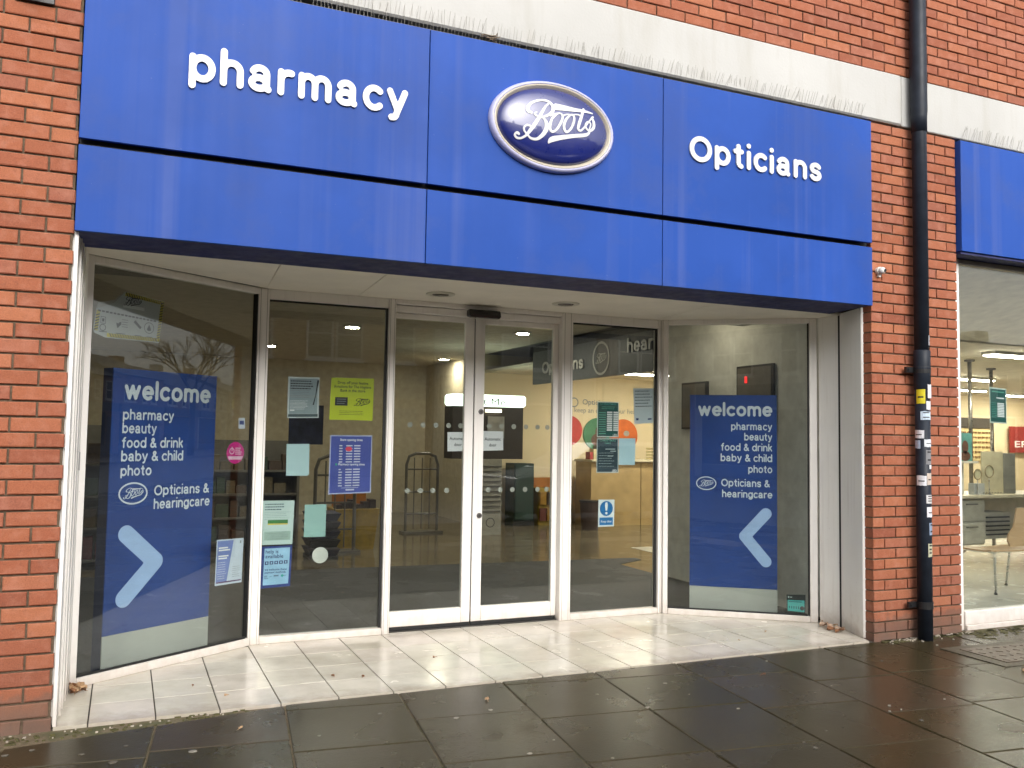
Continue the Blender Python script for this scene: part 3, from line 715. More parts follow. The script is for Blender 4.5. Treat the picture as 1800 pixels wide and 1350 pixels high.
# ---------------------------------------------------------------- notices on the glass
def sheet(fr, name, label, cat, pts, col, d=.0405, group=None, t=.0008):
    r_ = root(name, fr.P(sum(p[0] for p in pts) / len(pts), min(p[1] for p in pts), d), label, cat, group)
    mb = MB(); fr.plate(mb, pts, d, t); part("paper", mb, M("paper " + "%.2f %.2f %.2f" % col[:3], col, .5, .04, 5), r_)
    return r_
def quad(p, q):
    """rectangle inside a 4-point sheet p (tl, tr, br, bl) in unit coordinates q = u0, u1, v0, v1 (v from the top)"""
    def at(u, v):
        a = [p[0][k] + (p[1][k] - p[0][k]) * u for k in (0, 1)]; b = [p[3][k] + (p[2][k] - p[3][k]) * u for k in (0, 1)]
        return (a[0] + (b[0] - a[0]) * v, a[1] + (b[1] - a[1]) * v)
    return [at(q[0], q[3]), at(q[1], q[3]), at(q[1], q[2]), at(q[0], q[2])]
def rects(fr, par, p, qs, m, d=.0398, name="print"):
    mb = MB()
    for q in qs: mb.add([fr.P(a, z, d) for a, z in quad(p, q)], [(0, 1, 2, 3)])
    return part(name, mb, m, par)
def lines(v0, v1, n, u0, u1, h=.012, rag=.25):
    """rows of unreadable small print, as short word-like dashes"""
    out = []
    for i in range(n):
        v = v0 + (v1 - v0) * i / max(1, n - 1); u = u0; end = u1 - random.random() * rag * (u1 - u0)
        while u < end:
            w = random.uniform(.03, .11) * (u1 - u0); out.append((u, min(u + w, u1), v, v + h)); u += w + .022 * (u1 - u0)
    return out
def words(fr, par, m, items, d=.0398):
    mb = MB()
    for (txt, s, z, size, bold, al, w) in items: ptext(mb, fr, txt, s, z, size, d, bold, al, w)
    return part("lettering", mb, m, par)
def ccw(p): return [p[3], p[2], p[1], p[0]]

# torn hygiene notice, upper left
cov = [(.265, 2.259), (.532, 2.238), (.506, 1.98), (.153, 1.975), (.085, 1.996), (.074, 2.011), (.088, 2.135), (.16, 2.165)]
c = sheet(GA, "hygiene_notice", "torn grey hygiene notice with yellow and black hazard edging and a folded corner", "notice", cov[::-1], (.50, .51, .50, 1))
mb = MB(); GA.plate(mb, [(.088, 2.135), (.16, 2.165), (.20, 2.185), (.262, 2.255), (.20, 2.20), (.10, 2.175)], .0385, .001); part("folded_corner", mb, M("paper back", (.42, .40, .36, 1), .6), c)
YEL = M("hazard yellow", (.62, .50, .04, 1), .5); hz = MB(); hb = MB()
for P, Q, w in (((.268, 2.256), (.530, 2.235), .022), ((.529, 2.232), (.505, 1.985), .022), ((.49, 1.984), (.16, 1.981), .022), ((.080, 2.012), (.092, 2.130), .022)):
    L = math.hypot(Q[0] - P[0], Q[1] - P[1]); ux, uz = (Q[0] - P[0]) / L, (Q[1] - P[1]) / L; nx, nz = uz, -ux
    hz.add([GA.P(P[0] + nx * a + ux * b, P[1] + nz * a + uz * b, .0399) for a, b in ((0, 0), (w, 0), (w, L), (0, L))], [(0, 1, 2, 3)])
    k = 0.0
    while k < L - .02:
        hb.add([GA.P(P[0] + nx * a + ux * b, P[1] + nz * a + uz * b, .0396) for a, b in ((0, k), (w, k + .012), (w, k + .020), (0, k + .008))], [(0, 1, 2, 3)]); k += .0165
part("hazard_edging", hz, YEL, c); part("hazard_stripe", hb, INK, c)
mb = MB(); logo(mb, GA, .315, 2.205, .115, .0396, h=.011); part("logo", mb, INK, c)
mb = MB(); GA.plate(mb, [(.255, 2.165), (.395, 2.160), (.395, 2.178), (.255, 2.185)], .0397, .0002); part("print", mb, WHITE, c)
mb = MB()
for i in range(16): a = .10 + i * .024; GA.plate(mb, [(a, 2.122 - i * .0012), (a + .018, 2.121 - i * .0012), (a + .018, 2.131 - i * .0012), (a, 2.132 - i * .0012)], .0396, .0002)
# four pictograms: phone over hand, hand with bottle, soap bar, drop in a ring
def ring(mb, fr, s, z, r, w, d, n=28):
    fs = []; vs = []
    for k in range(n):
        a = 2 * pi * k / n; vs += [fr.P(s + r * cos(a), z + r * sin(a), d), fr.P(s + (r - w) * cos(a), z + (r - w) * sin(a), d)]
    mb.add(vs, [(2 * k, (2 * k + 2) % (2 * n), (2 * k + 3) % (2 * n), 2 * k + 1) for k in range(n)])
def poly(mb, fr, pts, d): mb.add([fr.P(a, z, d) for a, z in pts], [tuple(range(len(pts)))])
def rect(mb, fr, s0, s1, z0, z1, d): poly(mb, fr, [(s0, z0), (s1, z0), (s1, z1), (s0, z1)], d)
for q in ((.118, .150, 2.092, 2.095), (.118, .150, 2.055, 2.058), (.118, .121, 2.055, 2.095), (.147, .150, 2.055, 2.095), (.127, .141, 2.066, 2.084)): rect(mb, GA, *q, .0396)
ring(mb, GA, .133, 2.032, .020, .004, .0396); poly(mb, GA, [(.215, 2.07), (.235, 2.055), (.248, 2.062), (.248, 2.078), (.232, 2.072), (.228, 2.04), (.222, 2.04)], .0396)
for k in range(4): rect(mb, GA, .252, .290, 2.048 + .014 * k, 2.051 + .014 * k, .0396)
poly(mb, GA, [(.327, 2.085), (.372, 2.048), (.382, 2.060), (.338, 2.098)], .0396); ring(mb, GA, .432, 2.062, .034, .004, .0396); poly(mb, GA, [(.432, 2.084), (.447, 2.052), (.440, 2.044), (.424, 2.044), (.417, 2.052)], .0396)
for a, b in ((.11, .16), (.215, .275), (.335, .385), (.415, .455)): rect(mb, GA, a, b, 2.006, 2.010, .0396)
part("pictogram", mb, INK, c)
# pink round sticker, small sticker, leaflet
t = root("round_sticker", GA.P(1.11, 1.237, .04), "round magenta sticker on the left side window by the corner post", "sticker")
mb = MB(); GA.disc(mb, 1.115, 1.307, .072, .0405, .0006, seg=32); part("paper", mb, M("magenta", (.52, .012, .20, 1), .45), t)
mb = MB(); ring(mb, GA, 1.085, 1.318, .021, .006, .0398); rect(mb, GA, 1.082, 1.089, 1.318, 1.347, .0397)
for k, w in enumerate((.045, .04, .055, .05)): rect(mb, GA, 1.113, 1.113 + w, 1.335 - k * .013, 1.341 - k * .013, .0398)
poly(mb, GA, [(1.052, 1.284), (1.178, 1.284), (1.168, 1.262), (1.062, 1.262)], .0398); part("print", mb, M("pink print", (.72, .45, .58, 1), .5), t)
p = [(1.131, 1.539), (1.184, 1.541), (1.187, 1.468), (1.134, 1.467)]
t = sheet(GA, "notice", "tiny blue and white sticker above the magenta one", "sticker", ccw(p), (.55, .58, .66, 1)); rects(GA, t, p, [(.15, .85, .25, .62)], M("blue print", (.05, .08, .3, 1), .5))
p = [(.991, .744), (1.209, .739), (1.203, .447), (.986, .449)]
t = sheet(GA, "leaflet", "pale blue leaflet low on the left side window beside the corner post", "leaflet", ccw(p), (.55, .62, .72, 1))
mb = MB(); poly(mb, GA, [quad(p, (u, u, v, v))[0] for u, v in ((.03, .95), (.42, .95), (.62, .03), (.03, .03))], .0401); part("print", mb, M("leaflet blue", (.17, .23, .52, 1), .5), t)
rects(GA, t, p, [(.08, .42, .17, .20), (.08, .50, .22, .25), (.08, .45, .35, .38), (.08, .40, .40, .43)] + lines(.5, .85, 8, .07, .38, .008), WHITE, .0397)
rects(GA, t, p, [(.04, .97, .925, .955)], M("plum print", (.10, .03, .12, 1), .5), .0396); rects(GA, t, p, lines(.62, .84, 6, .62, .9, .008) + [(.86, .91, .05, .11)], GREYINK, .0397)

# main glass, left pane
F2 = GMF
p = [(.194, 1.836), (.410, 1.838), (.411, 1.554), (.195, 1.548)]
t = sheet(F2, "poster", "grey and white poster with a black diagonal pen, beside the yellow notice", "poster", ccw(p), (.60, .64, .66, 1))
rects(F2, t, p, [(.05, .95, .04, .90)], M("poster grey", (.30, .36, .39, 1), .5, .15, 4), .0401)
rects(F2, t, p, lines(.09, .27, 4, .08, .82, .028, .2), INK, .0397); rects(F2, t, p, lines(.33, .49, 5, .08, .70, .012), GREYINK, .0397); rects(F2, t, p, lines(.58, .78, 7, .08, .66, .009) + [(.08, .22, .80, .83)], WHITE, .0397)
mb = MB(); poly(mb, F2, [quad(p, (u, u, v, v))[0] for u, v in ((.80, .68), (.84, .68), (.99, .10), (.97, .05), (.93, .08), (.88, .44))], .0396); part("print", mb, INK, t)
rects(F2, t, p, [(.03, .97, .905, .975)], M("poster foot", (.06, .09, .10, 1), .5), .0397)
p = [(.494, 1.841), (.803, 1.846), (.799, 1.542), (.487, 1.543)]
t = sheet(F2, "poster", "bright yellow green notice with a black box and a script logo", "poster", ccw(p), (.56, .62, .015, 1))
words(F2, t, INK, [("Drop off your festive", .65, 1.800, .028, .02, 'CENTER', .22), ("donations for The Hygiene", .648, 1.772, .028, .02, 'CENTER', .27), ("Bank in the store", .65, 1.744, .028, .02, 'CENTER', .18)])
rects(F2, t, p, [(.11, .40, .46, .66)], INK, .0397); rects(F2, t, p, [(.15, .36, .50, .515), (.15, .36, .55, .565), (.15, .33, .60, .615)], GREYINK, .0393)
mb = MB(); logo(mb, F2, .718, 1.672, .115, .0397, h=.010); part("logo", mb, INK, t); rects(F2, t, p, lines(.78, .86, 3, .22, .78, .012, .1), M("olive print", (.13, .14, .02, 1), .5), .0397)
p = [(.498, 1.435), (.801, 1.436), (.800, 1.026), (.494, 1.017)]
t = sheet(F2, "opening_times_poster", "blue store opening times poster with two columns of hours, under the yellow notice", "poster", ccw(p), (.40, .42, .62, 1))
rects(F2, t, p, [(.025, .975, .02, .98)], M("times blue", (.050, .070, .32, 1), .45, .1), .0401)
words(F2, t, WHITE, [("Store opening times", .650, 1.395, .024, .02, 'CENTER', .16), ("Pharmacy opening times", .655, 1.222, .022, .02, 'CENTER', .19)])
q = []
for i in range(7): v = .17 + i * .046; q += [(.22, .22 + random.uniform(.06, .10), v, v + .02), (.38, .53, v, v + .02), (.57, .72, v, v + .02)]
for i in range(7): v = .575 + i * .046; q += [(.22, .22 + random.uniform(.05, .09), v, v + .02), (.38, .53, v, v + .02), (.56, .72, v, v + .02)]
rects(F2, t, p, q + [(.30, .70, .895, .902), (.40, .60, .92, .945)], M("times print", (.55, .56, .70, 1), .5), .0397)
mb = MB(); F2.disc(mb, .632, 1.338, .024, .0395, .0002, .017, 16); part("red_dot", mb, M("red dot", (.70, .05, .10, 1), .4), t)
mb = MB(); F2.disc(mb, .545, 1.228, .008, .0395, .0002, seg=12); part("cross_mark", mb, M("cross green", (.02, .3, .2, 1), .4), t)
p = [(.197, 1.368), (.353, 1.370), (.356, 1.148), (.200, 1.149)]
pa = [(.20, 1.149), (.345, 1.149), (.356, 1.160), (.353, 1.37), (.197, 1.368)]
sheet(F2, "paper_sheet", "blank pale blue sheet left of the blue opening times poster", "sheet of paper", pa, (.44, .60, .63, 1))
p = [(.334, .948), (.484, .950), (.483, .724), (.333, .725)]
sheet(F2, "paper_sheet", "blank pale green sheet above the white disc", "sheet of paper", ccw(p), (.28, .46, .43, 1))
t = root("paper_disc", F2.P(.45, .541, .04), "white round paper disc on the pane left of the doors", "sticker")
mb = MB(); F2.disc(mb, .4505, .597, .0555, .0405, .0006, seg=36); part("paper", mb, M("paper disc", (.58, .58, .54, 1), .5), t)
p = [(.049, .980), (.263, .980), (.257, .681), (.048, .680)]
t = sheet(F2, "notice", "pale green notice with a dark green and yellow stripe, next to the corner post", "notice", ccw(p), (.50, .62, .60, 1))
rects(F2, t, p, lines(.07, .19, 3, .08, .72, .026, .3), M("notice ink", (.05, .10, .12, 1), .5)); rects(F2, t, p, lines(.26, .42, 5, .08, .9, .008), M("faint ink", (.25, .32, .32, 1), .5)); rects(F2, t, p, [(.18, .82, .44, .52)], M("stripe green", (.02, .17, .02, 1), .5)); rects(F2, t, p, [(.18, .82, .521, .55)], M("stripe yellow", (.62, .50, .05, 1), .5)); rects(F2, t, p, [(.08, .92, .70, .90)], M("pale box", (.33, .45, .40, 1), .5)); rects(F2, t, p, lines(.74, .86, 4, .12, .88, .008), M("faint ink", (.25, .32, .32, 1), .5), .0393)
p = [(.052, .669), (.257, .673), (.250, .395), (.046, .387)]
t = sheet(F2, "help_poster", "blue edged poster reading help is available, lowest by the corner post", "poster", ccw(p), (.012, .035, .20, 1))
rects(F2, t, p, [(.10, .93, .05, .93)], M("help blue", (.30, .52, .72, 1), .5), .0401); NV = M("help navy", (.01, .02, .12, 1), .5)
words(F2, t, NV, [("help is", .078, .622, .036, .03, 'LEFT', .085), ("available", .078, .590, .036, .03, 'LEFT', .12), ("we welcome these", .076, .506, .021, .025, 'LEFT', .148), ("payment methods", .076, .487, .021, .025, 'LEFT', .14)], .0397)
rects(F2, t, p, [(.13 + k * .155, .25 + k * .155, .36, .44) for k in range(5)], NV, .0397); rects(F2, t, p, [(.165 + k * .155, .215 + k * .155, .38, .42) for k in range(5)], M("help blue", (.30, .52, .72, 1), .5), .0394)
rects(F2, t, p, [(.13, .23, .70, .715), (.13, .23, .725, .74), (.30, .38, .725, .735), (.44, .60, .70, .735), (.74, .84, .72, .735), (.13, .26, .76, .775)], M("help grey", (.12, .2, .3, 1), .5), .0397); mb = MB(); F2.disc(mb, .195, .469, .009, .0396, .0002, seg=14); part("print", mb, M("help green", (.03, .35, .3, 1), .5), t)
# notices on the sliding doors
for p, lab in (([(1.383, 1.471), (1.533, 1.473), (1.536, 1.332), (1.386, 1.326)], "white paper reading automatic door on the left sliding door"), ([(1.691, 1.485), (1.838, 1.483), (1.840, 1.339), (1.689, 1.333)], "white paper reading automatic door on the right sliding door")):
    ex = .02 if p[0][0] < 1.5 else -.025
    p = [(p[0][0] + min(ex, 0), p[0][1]), (p[1][0] + max(ex, 0), p[1][1]), (p[2][0] + max(ex, 0), p[2][1]), (p[3][0] + min(ex, 0), p[3][1])]
    t = sheet(F2, "door_notice", lab, "notice", ccw(p), (.74, .72, .74, 1), d=.0685, group="notices on the sliding doors")
    cx = (p[0][0] + p[1][0]) / 2; words(F2, t, INK, [("Automatic", cx, 1.412, .034, .02, 'CENTER', .135), ("door", cx, 1.367, .034, .02, 'CENTER', .06)], .0678)
# right pane
GRN = M("poster green", (.012, .085, .075, 1), .4, .15); GRN2 = M("poster dark", (.02, .045, .06, 1), .4, .15)
p = [(2.649, 1.740), (2.850, 1.741), (2.848, 1.454), (2.647, 1.451)]
t = sheet(F2, "christmas_times_poster", "upper dark green opening times poster with a white table of hours, right of the doors", "poster", ccw(p), (.55, .62, .60, 1))
rects(F2, t, p, [(.04, .96, .03, .97)], GRN, .0401); words(F2, t, M("green print", (.12, .36, .28, 1), .5), [("CHRISTMAS", 2.750, 1.715, .020, .02, 'CENTER', .15)], .0397); rects(F2, t, p, lines(.14, .19, 2, .2, .8, .018, .1) + [(.08, .40, .30 + k * .065, .325 + k * .065) for k in range(10)], M("green print", (.12, .36, .28, 1), .5), .0397)
rects(F2, t, p, [(.45 + .30 * (k % 2), .70 + .28 * (k % 2), .28 + (k // 2) * .062, .325 + (k // 2) * .062) for k in range(18)], WHITE, .0397); mb = MB(); logo(mb, F2, 2.812, 1.468, .05, .0396, h=.016); part("logo", mb, WHITE, t)
p = [(2.647, 1.442), (2.848, 1.445), (2.851, 1.164), (2.645, 1.165)]
t = sheet(F2, "christmas_times_poster", "lower dark green poster with short lines of white print, under the other green one", "poster", ccw(p), (.40, .46, .46, 1))
rects(F2, t, p, [(.04, .96, .03, .97)], GRN2, .0401); words(F2, t, M("green print", (.12, .36, .28, 1), .5), [("CHRISTMAS", 2.748, 1.418, .020, .02, 'CENTER', .15), ("TIMES", 2.748, 1.398, .016, .02, 'CENTER', .06)], .0397); rects(F2, t, p, [(.4, .85, .30, .325), (.62, .88, .36, .385), (.5, .75, .50, .525)] + lines(.42, .80, 6, .1, .8, .012, .3), M("pale print", (.45, .52, .52, 1), .5), .0397); mb = MB(); logo(mb, F2, 2.81, 1.180, .05, .0396, h=.016); part("logo", mb, WHITE, t)
p = [(2.852, 1.445), (3.010, 1.447), (3.006, 1.229), (2.853, 1.229)]
sheet(F2, "paper_sheet", "blank light blue sheet right of the lower green poster", "sheet of paper", ccw(p), (.44, .62, .70, 1))
p = [(2.985, 1.858), (3.185, 1.866), (3.182, 1.577), (2.998, 1.564)]
t = sheet(F2, "notice", "white notice with lines of black print high on the right pane, by the post", "notice", ccw(p), (.55, .60, .63, 1)); rects(F2, t, p, lines(.07, .50, 6, .08, .92, .022, .25), INK); rects(F2, t, p, [(.10, .22, .84, .90), (.70, .90, .86, .90)], NV)
p = [(2.668, .951), (2.816, .949), (2.813, .735), (2.666, .734)]
t = sheet(F2, "safety_sign", "blue and white keep clear sign with an exclamation mark", "safety sign", ccw(p), (.72, .76, .78, 1)); SB = M("sign safety blue", (.012, .16, .42, 1), .4)
mb = MB(); F2.disc(mb, 2.741, .879, .060, .0400, .0003, seg=32); part("print", mb, SB, t); rects(F2, t, p, [(.08, .92, .66, .94)], SB, .0400)
mb = MB(); poly(mb, F2, [(2.734, .862), (2.748, .862), (2.754, .905), (2.749, .928), (2.733, .928), (2.728, .905)], .0396); F2.disc(mb, 2.741, .842, .0105, .0396, .0002, seg=14); part("exclamation_mark", mb, WHITE, t); words(F2, t, WHITE, [("Keep clear", 2.741, .768, .026, .02, 'CENTER', .10)], .0396)
p = [(.983, .226), (1.118, .230), (1.118, .078), (.982, .085)]
p = [(.972, .226), (1.116, .232), (1.116, .079), (.972, .087)]
t = sheet(GRF, "energy_certificate", "teal energy certificate sticker low in the right side window", "certificate", ccw(p), (.015, .02, .02, 1)); rects(GRF, t, p, [(.06, .94, .30, .90)], M("teal", (.06, .45, .42, 1), .5), .0401)
rects(GRF, t, p, [(.10, .8, .36, .41)] + [(.12 + k * .12, .18 + k * .12, .62, .76) for k in range(5)], M("teal dark", (.02, .16, .17, 1), .5), .0397); mb = MB(); GRF.disc(mb, 1.090, .124, .017, .0396, .0002, seg=16); part("print", mb, INK, t); rects(GRF, t, p, [(.08, .14, .08, .18), (.18, .30, .11, .16)], M("pale print", (.45, .52, .52, 1), .5), .0397)

# ---------------------------------------------------------------- display totems behind the side windows
def totem(fr, s0, s1, z0, zb, z1, label):
    t = root("display_totem", fr.P((s0 + s1) / 2, z0, .15), label, "display stand")
    mb = MB(); fr.box(mb, s0, s1, zb + .001, z1, .0, .008); part("front_panel", mb, TOTBLUE, t)
    mb = MB(); fr.box(mb, s0, s1, z0, z1, .0085, .10); part("body", mb, TOTDARK, t)
    mb = MB(); fr.box(mb, s0, s1, z0, zb, -.001, .008); part("base_panel", mb, TOTGREY, t)
    return t
TP = M("totem print", (.62, .66, .72, 1), .5, .03)
f = Frame(A1, B1, .15)
t = totem(f, .285, 1.032, .03, .237, 1.815, "blue welcome display with a right pointing arrow in the left side window")
mb = MB(); rtext(mb, f, "welcome", .361, .985, 1.628, .094, -.0006, rad=.120)
for txt, x1, zb in (("pharmacy", .711, 1.506), ("beauty", .59, 1.424), ("food & drink", .787, 1.336), ("baby & child", .791, 1.255), ("photo", .566, 1.168), ("Opticians &", 1.000, 1.042), ("hearingcare", 1.008, .958)):
    rtext(mb, f, txt, .357 if zb > 1.1 else .591, x1, zb, .052, -.0006, rad=.100)
part("lettering", mb, TP, t)
def oval_logo(fr, s, z, rx, rz, par):
    mb = MB(); n = 40; vs = []
    for k in range(n):
        a = 2 * pi * k / n
        for w in (1, .90): vs.append(fr.P(s + rx * w * cos(a), z + (rz - (1 - w) * rx) * sin(a), -.0006))
    mb.add(vs, [(2 * k, (2 * k + 2) % (2 * n), (2 * k + 3) % (2 * n), 2 * k + 1) for k in range(n)]); logo(mb, fr, s, z, rx * 1.35, -.0006, h=.009); part("oval_logo", mb, TP, par)
oval_logo(f, .447, 1.064, .098, .067, t)
def arrow(fr, pts, r, par):
    V, F = sdf_cells([[(a, z, r) for a, z in pts]], .010); mb = MB(); put2d(mb, fr, V, F, 1, 1, 0, 0, -.0005, .001); part("arrow", mb, PALEBLUE, par)
arrow(f, [(.412, .822), (.618, .640), (.412, .440)], .053, t)
f = Frame((4.328, 1.336), (5.298, .613), .15)
t = totem(f, .213, .910, .042, .240, 1.818, "blue welcome display with a left pointing arrow in the right side window")
mb = MB(); rtext(mb, f, "welcome", .279, .872, 1.640, .090, -.0006, rad=.120)
for txt, x0, x1, zb in (("pharmacy", .546, .872, 1.527), ("beauty", .651, .872, 1.442), ("food & drink", .464, .872, 1.355), ("baby & child", .462, .872, 1.268), ("photo", .683, .872, 1.178), ("Opticians &", .467, .853, 1.062), ("hearingcare", .474, .872, .972)):
    rtext(mb, f, txt, x0, x1, zb, .050, -.0006, rad=.100)
part("lettering", mb, TP, t); oval_logo(f, .346, 1.085, .082, .056, t); arrow(f, [(.822, .850), (.655, .662), (.820, .463)], .045, t)

# ---------------------------------------------------------------- second shop window
G2 = Frame((6.14, .10), (9.3, .10))
w2 = root("shop_window", (7.6, .10, 0), "large shop window right of the drainpipe with a chair and desk inside", "shop window")
fbar("post", G2, .0, .138, .0, 2.912, 0, .06, par=w2); fbar("head_rail", G2, .139, 3.1, 2.870, 2.912, 0, .06, M("grey rail", (.30, .29, .26, 1), .5), w2)
fbar("sill", G2, .139, 3.1, .045, .145, -.012, .06, par=w2); fbar("sill", G2, .139, 3.1, .0, .044, -.030, .06, par=w2)
fbar("glass_pane", G2, .139, 3.1, .1455, 2.869, .025, .033, GLASS, w2, 0)
p = [(6.99, 1.915), (7.0, 1.915), (7.0, 1.6), (6.99, 1.6)]
q = [(.515, 1.908), (.715, 1.900), (.715, 1.612), (.515, 1.618)]
t = sheet(G2, "christmas_times_poster", "dark green opening times poster hung inside the second shop window", "poster", ccw(q), (.50, .58, .52, 1)); rects(G2, t, q, [(.05, .95, .04, .96)], GRN, .0400); rects(G2, t, q, [(.45, .85, .42 + k * .045, .455 + k * .045) for k in range(9)] + [(.40, .85, .27, .30)], WHITE, .0395); rects(G2, t, q, lines(.43, .82, 9, .1, .42, .014, .1) + [(.15, .85, .10, .13)], M("green print", (.12, .36, .28, 1), .5), .0395)

# ---------------------------------------------------------------- shop interior
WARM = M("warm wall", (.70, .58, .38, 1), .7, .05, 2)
def st(name, mb, m): o = part(name, mb, m, None); o["kind"] = "structure"; return o
st("shop_floor", MB().prism([(-.35, .72), (.04, .70), (1.10, 1.40), (4.33, 1.40), (5.33, .66), (5.33, .55), (20, .30), (20, 12), (-2, 12), (-2, .72)], -.02, .020), M("shop vinyl", (.125, .10, .06, 1), .14, .12, 3))
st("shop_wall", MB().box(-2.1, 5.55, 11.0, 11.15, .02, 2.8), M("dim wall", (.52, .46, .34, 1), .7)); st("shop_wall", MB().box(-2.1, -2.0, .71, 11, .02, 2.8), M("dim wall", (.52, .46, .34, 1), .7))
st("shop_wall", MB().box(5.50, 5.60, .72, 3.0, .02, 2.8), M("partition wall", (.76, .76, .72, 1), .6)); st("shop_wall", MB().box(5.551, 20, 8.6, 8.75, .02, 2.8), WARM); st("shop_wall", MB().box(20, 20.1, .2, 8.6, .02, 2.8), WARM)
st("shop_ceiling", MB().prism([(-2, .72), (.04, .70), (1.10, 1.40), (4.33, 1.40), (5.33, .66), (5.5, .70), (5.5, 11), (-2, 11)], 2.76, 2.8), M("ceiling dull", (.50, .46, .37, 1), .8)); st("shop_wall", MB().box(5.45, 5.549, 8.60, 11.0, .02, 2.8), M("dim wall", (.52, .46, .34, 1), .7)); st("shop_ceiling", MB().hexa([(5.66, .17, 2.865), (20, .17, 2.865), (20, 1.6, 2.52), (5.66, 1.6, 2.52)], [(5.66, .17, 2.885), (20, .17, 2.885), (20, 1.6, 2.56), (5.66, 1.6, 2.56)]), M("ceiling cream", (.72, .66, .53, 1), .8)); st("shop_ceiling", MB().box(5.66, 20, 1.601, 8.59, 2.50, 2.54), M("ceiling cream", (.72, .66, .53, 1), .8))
st("shop_floor", MB().box(6.4, 20, .31, 5.2, .0205, .0235), M("pale vinyl", (.52, .50, .44, 1), .25, .06, 3)); st("light_block_shell", MB().box(-2.2, 20.2, .62, 11.2, 2.83, 3.0), M("shell", (.2, .2, .2, 1), .9))  # outer shell boxes here and below: unseen, added to keep outside light out
st("light_block_shell", MB().box(-2.35, -2.12, .5, 11.2, 0, 2.83), M("shell", (.2, .2, .2, 1), .9)); st("light_block_shell", MB().box(9.25, 20.2, .0, .2, 0, 3.0), M("shell", (.2, .2, .2, 1), .9))
o = part("entrance_mat", MB().prism([(.02, .78), (1.12, 1.47), (4.32, 1.47), (5.32, .74), (5.45, .74), (5.45, 3.9), (5.9, 4.15), (5.9, 4.30), (-.8, 4.75), (-1.9, 4.75), (-1.9, .80)], .0205, .026), M("entrance mat", (.012, .012, .013, 1), .7, .25, 40, bump=.3)); tag(o, "wide charcoal entrance mat just inside the sliding doors", "mat")

LAMP = M("lit lamp", (1.0, .90, .70, 1), .5, 0, emit=150.0); STRIP = M("lit strip", (1.0, .92, .76, 1), .5, 0, emit=46.0); TRIM = M("lamp trim", (.6, .58, .52, 1), .5)
def ceil_spot(x, y, lab):
    t = root("ceiling_spotlight", (x, y, 2.745), lab, "ceiling light", "round ceiling lights in the shop")
    part("trim", MB().lathe((x, y, 2.74), [(.085, 0), (.115, .004), (.115, .0195)], 20), TRIM, t); part("lamp", MB().lathe((x, y, 2.736), [(.04, 0), (.08, .003)], 16), LAMP2 if y < 2 else LAMP, t)
LAMP2 = M("dimmed lamp", (1.0, .86, .62, 1), .5, 0, emit=38.0)
for x, y, w in ((5.2, 9.3, "above the photo kiosk"), (4.8, 5.2, "over the right sliding door"), (2.75, 5.7, "behind the pane left of the doors, above the yellow notice"), (2.2, 8.6, "far back on the left, by the corner post"), (.3, 5.2, "over the shelving behind the left side window"), (.2, 8.4, "deepest on the left side"), (5.0, 1.95, "above the right welcome display"), (1.6, 3.2, "nearest the left corner post")): ceil_spot(x, y, "small round lit ceiling light " + w)
def strip(x, y, L, lab):
    t = root("strip_light", (x, y, 2.45), lab, "strip light", "long strip lights over the optician area")
    part("housing", MB().box(x - L / 2, x + L / 2, y - .09, y + .09, 2.464, 2.499), TRIM, t); part("tube", MB().box(x - L / 2 + .01, x + L / 2 - .01, y - .07, y + .07, 2.450, 2.4635), STRIP, t)
for x, y, L, w in ((7.9, 7.0, 1.5, "over the counter behind the right pane"), (7.3, 4.6, 1.4, "just behind the hanging sign"), (9.7, 2.1, 1.0, "nearest the second window"), (12.0, 4.9, 1.8, "behind the metal poles"), (14.2, 6.9, 2.2, "in the middle of the second shop ceiling"), (16.5, 4.6, 2.4, "to the right in the second shop"), (11.0, 7.2, 1.8, "above the far end of the counter"), (17.6, 7.6, 2.2, "above the red sign")): strip(x, y, L, "long lit strip light " + w)

# optician bulkhead with lettering, facing the main shop
t = root("hanging_sign", (5.6, 4.6, 2.18), "dark grey hanging opticians and hearingcare sign inside, above the right pane", "sign")
BK = Frame((5.605, 6.6), (5.605, 3.02))
mb = MB(); BK.box(mb, 0, BK.L, 2.20, 2.66, 0, .05); part("board", mb, M("bulkhead grey", (.075, .08, .085, 1), .5), t)
mb = MB(); BK.box(mb, 0, BK.L, 2.661, 2.758, .01, .05); part("top_board", mb, M("bulkhead dark", (.02, .02, .02, 1), .6), t)
LG2 = M("bulkhead letters", (.40, .40, .38, 1), .4); mb = MB(); rtext(mb, BK, "Opticians", .35, 1.55, 2.33, .13, -.012, .011, rad=.11); part("lettering", mb, LG2, t)
mb = MB(); rtext(mb, BK, "hearingcare", 2.42, 3.75, 2.44, .13, -.012, .011, rad=.11) if False else rtext(mb, BK, "hearing", 2.62, 3.52, 2.44, .13, -.012, .011, rad=.11); part("lettering", mb, LG2, t)
mb = MB(); ring(mb, BK, 1.98, 2.43, .21, .03, -.006); logo(mb, BK, 1.98, 2.43, .26, -.006, h=.012); part("oval_logo", mb, LG2, t)

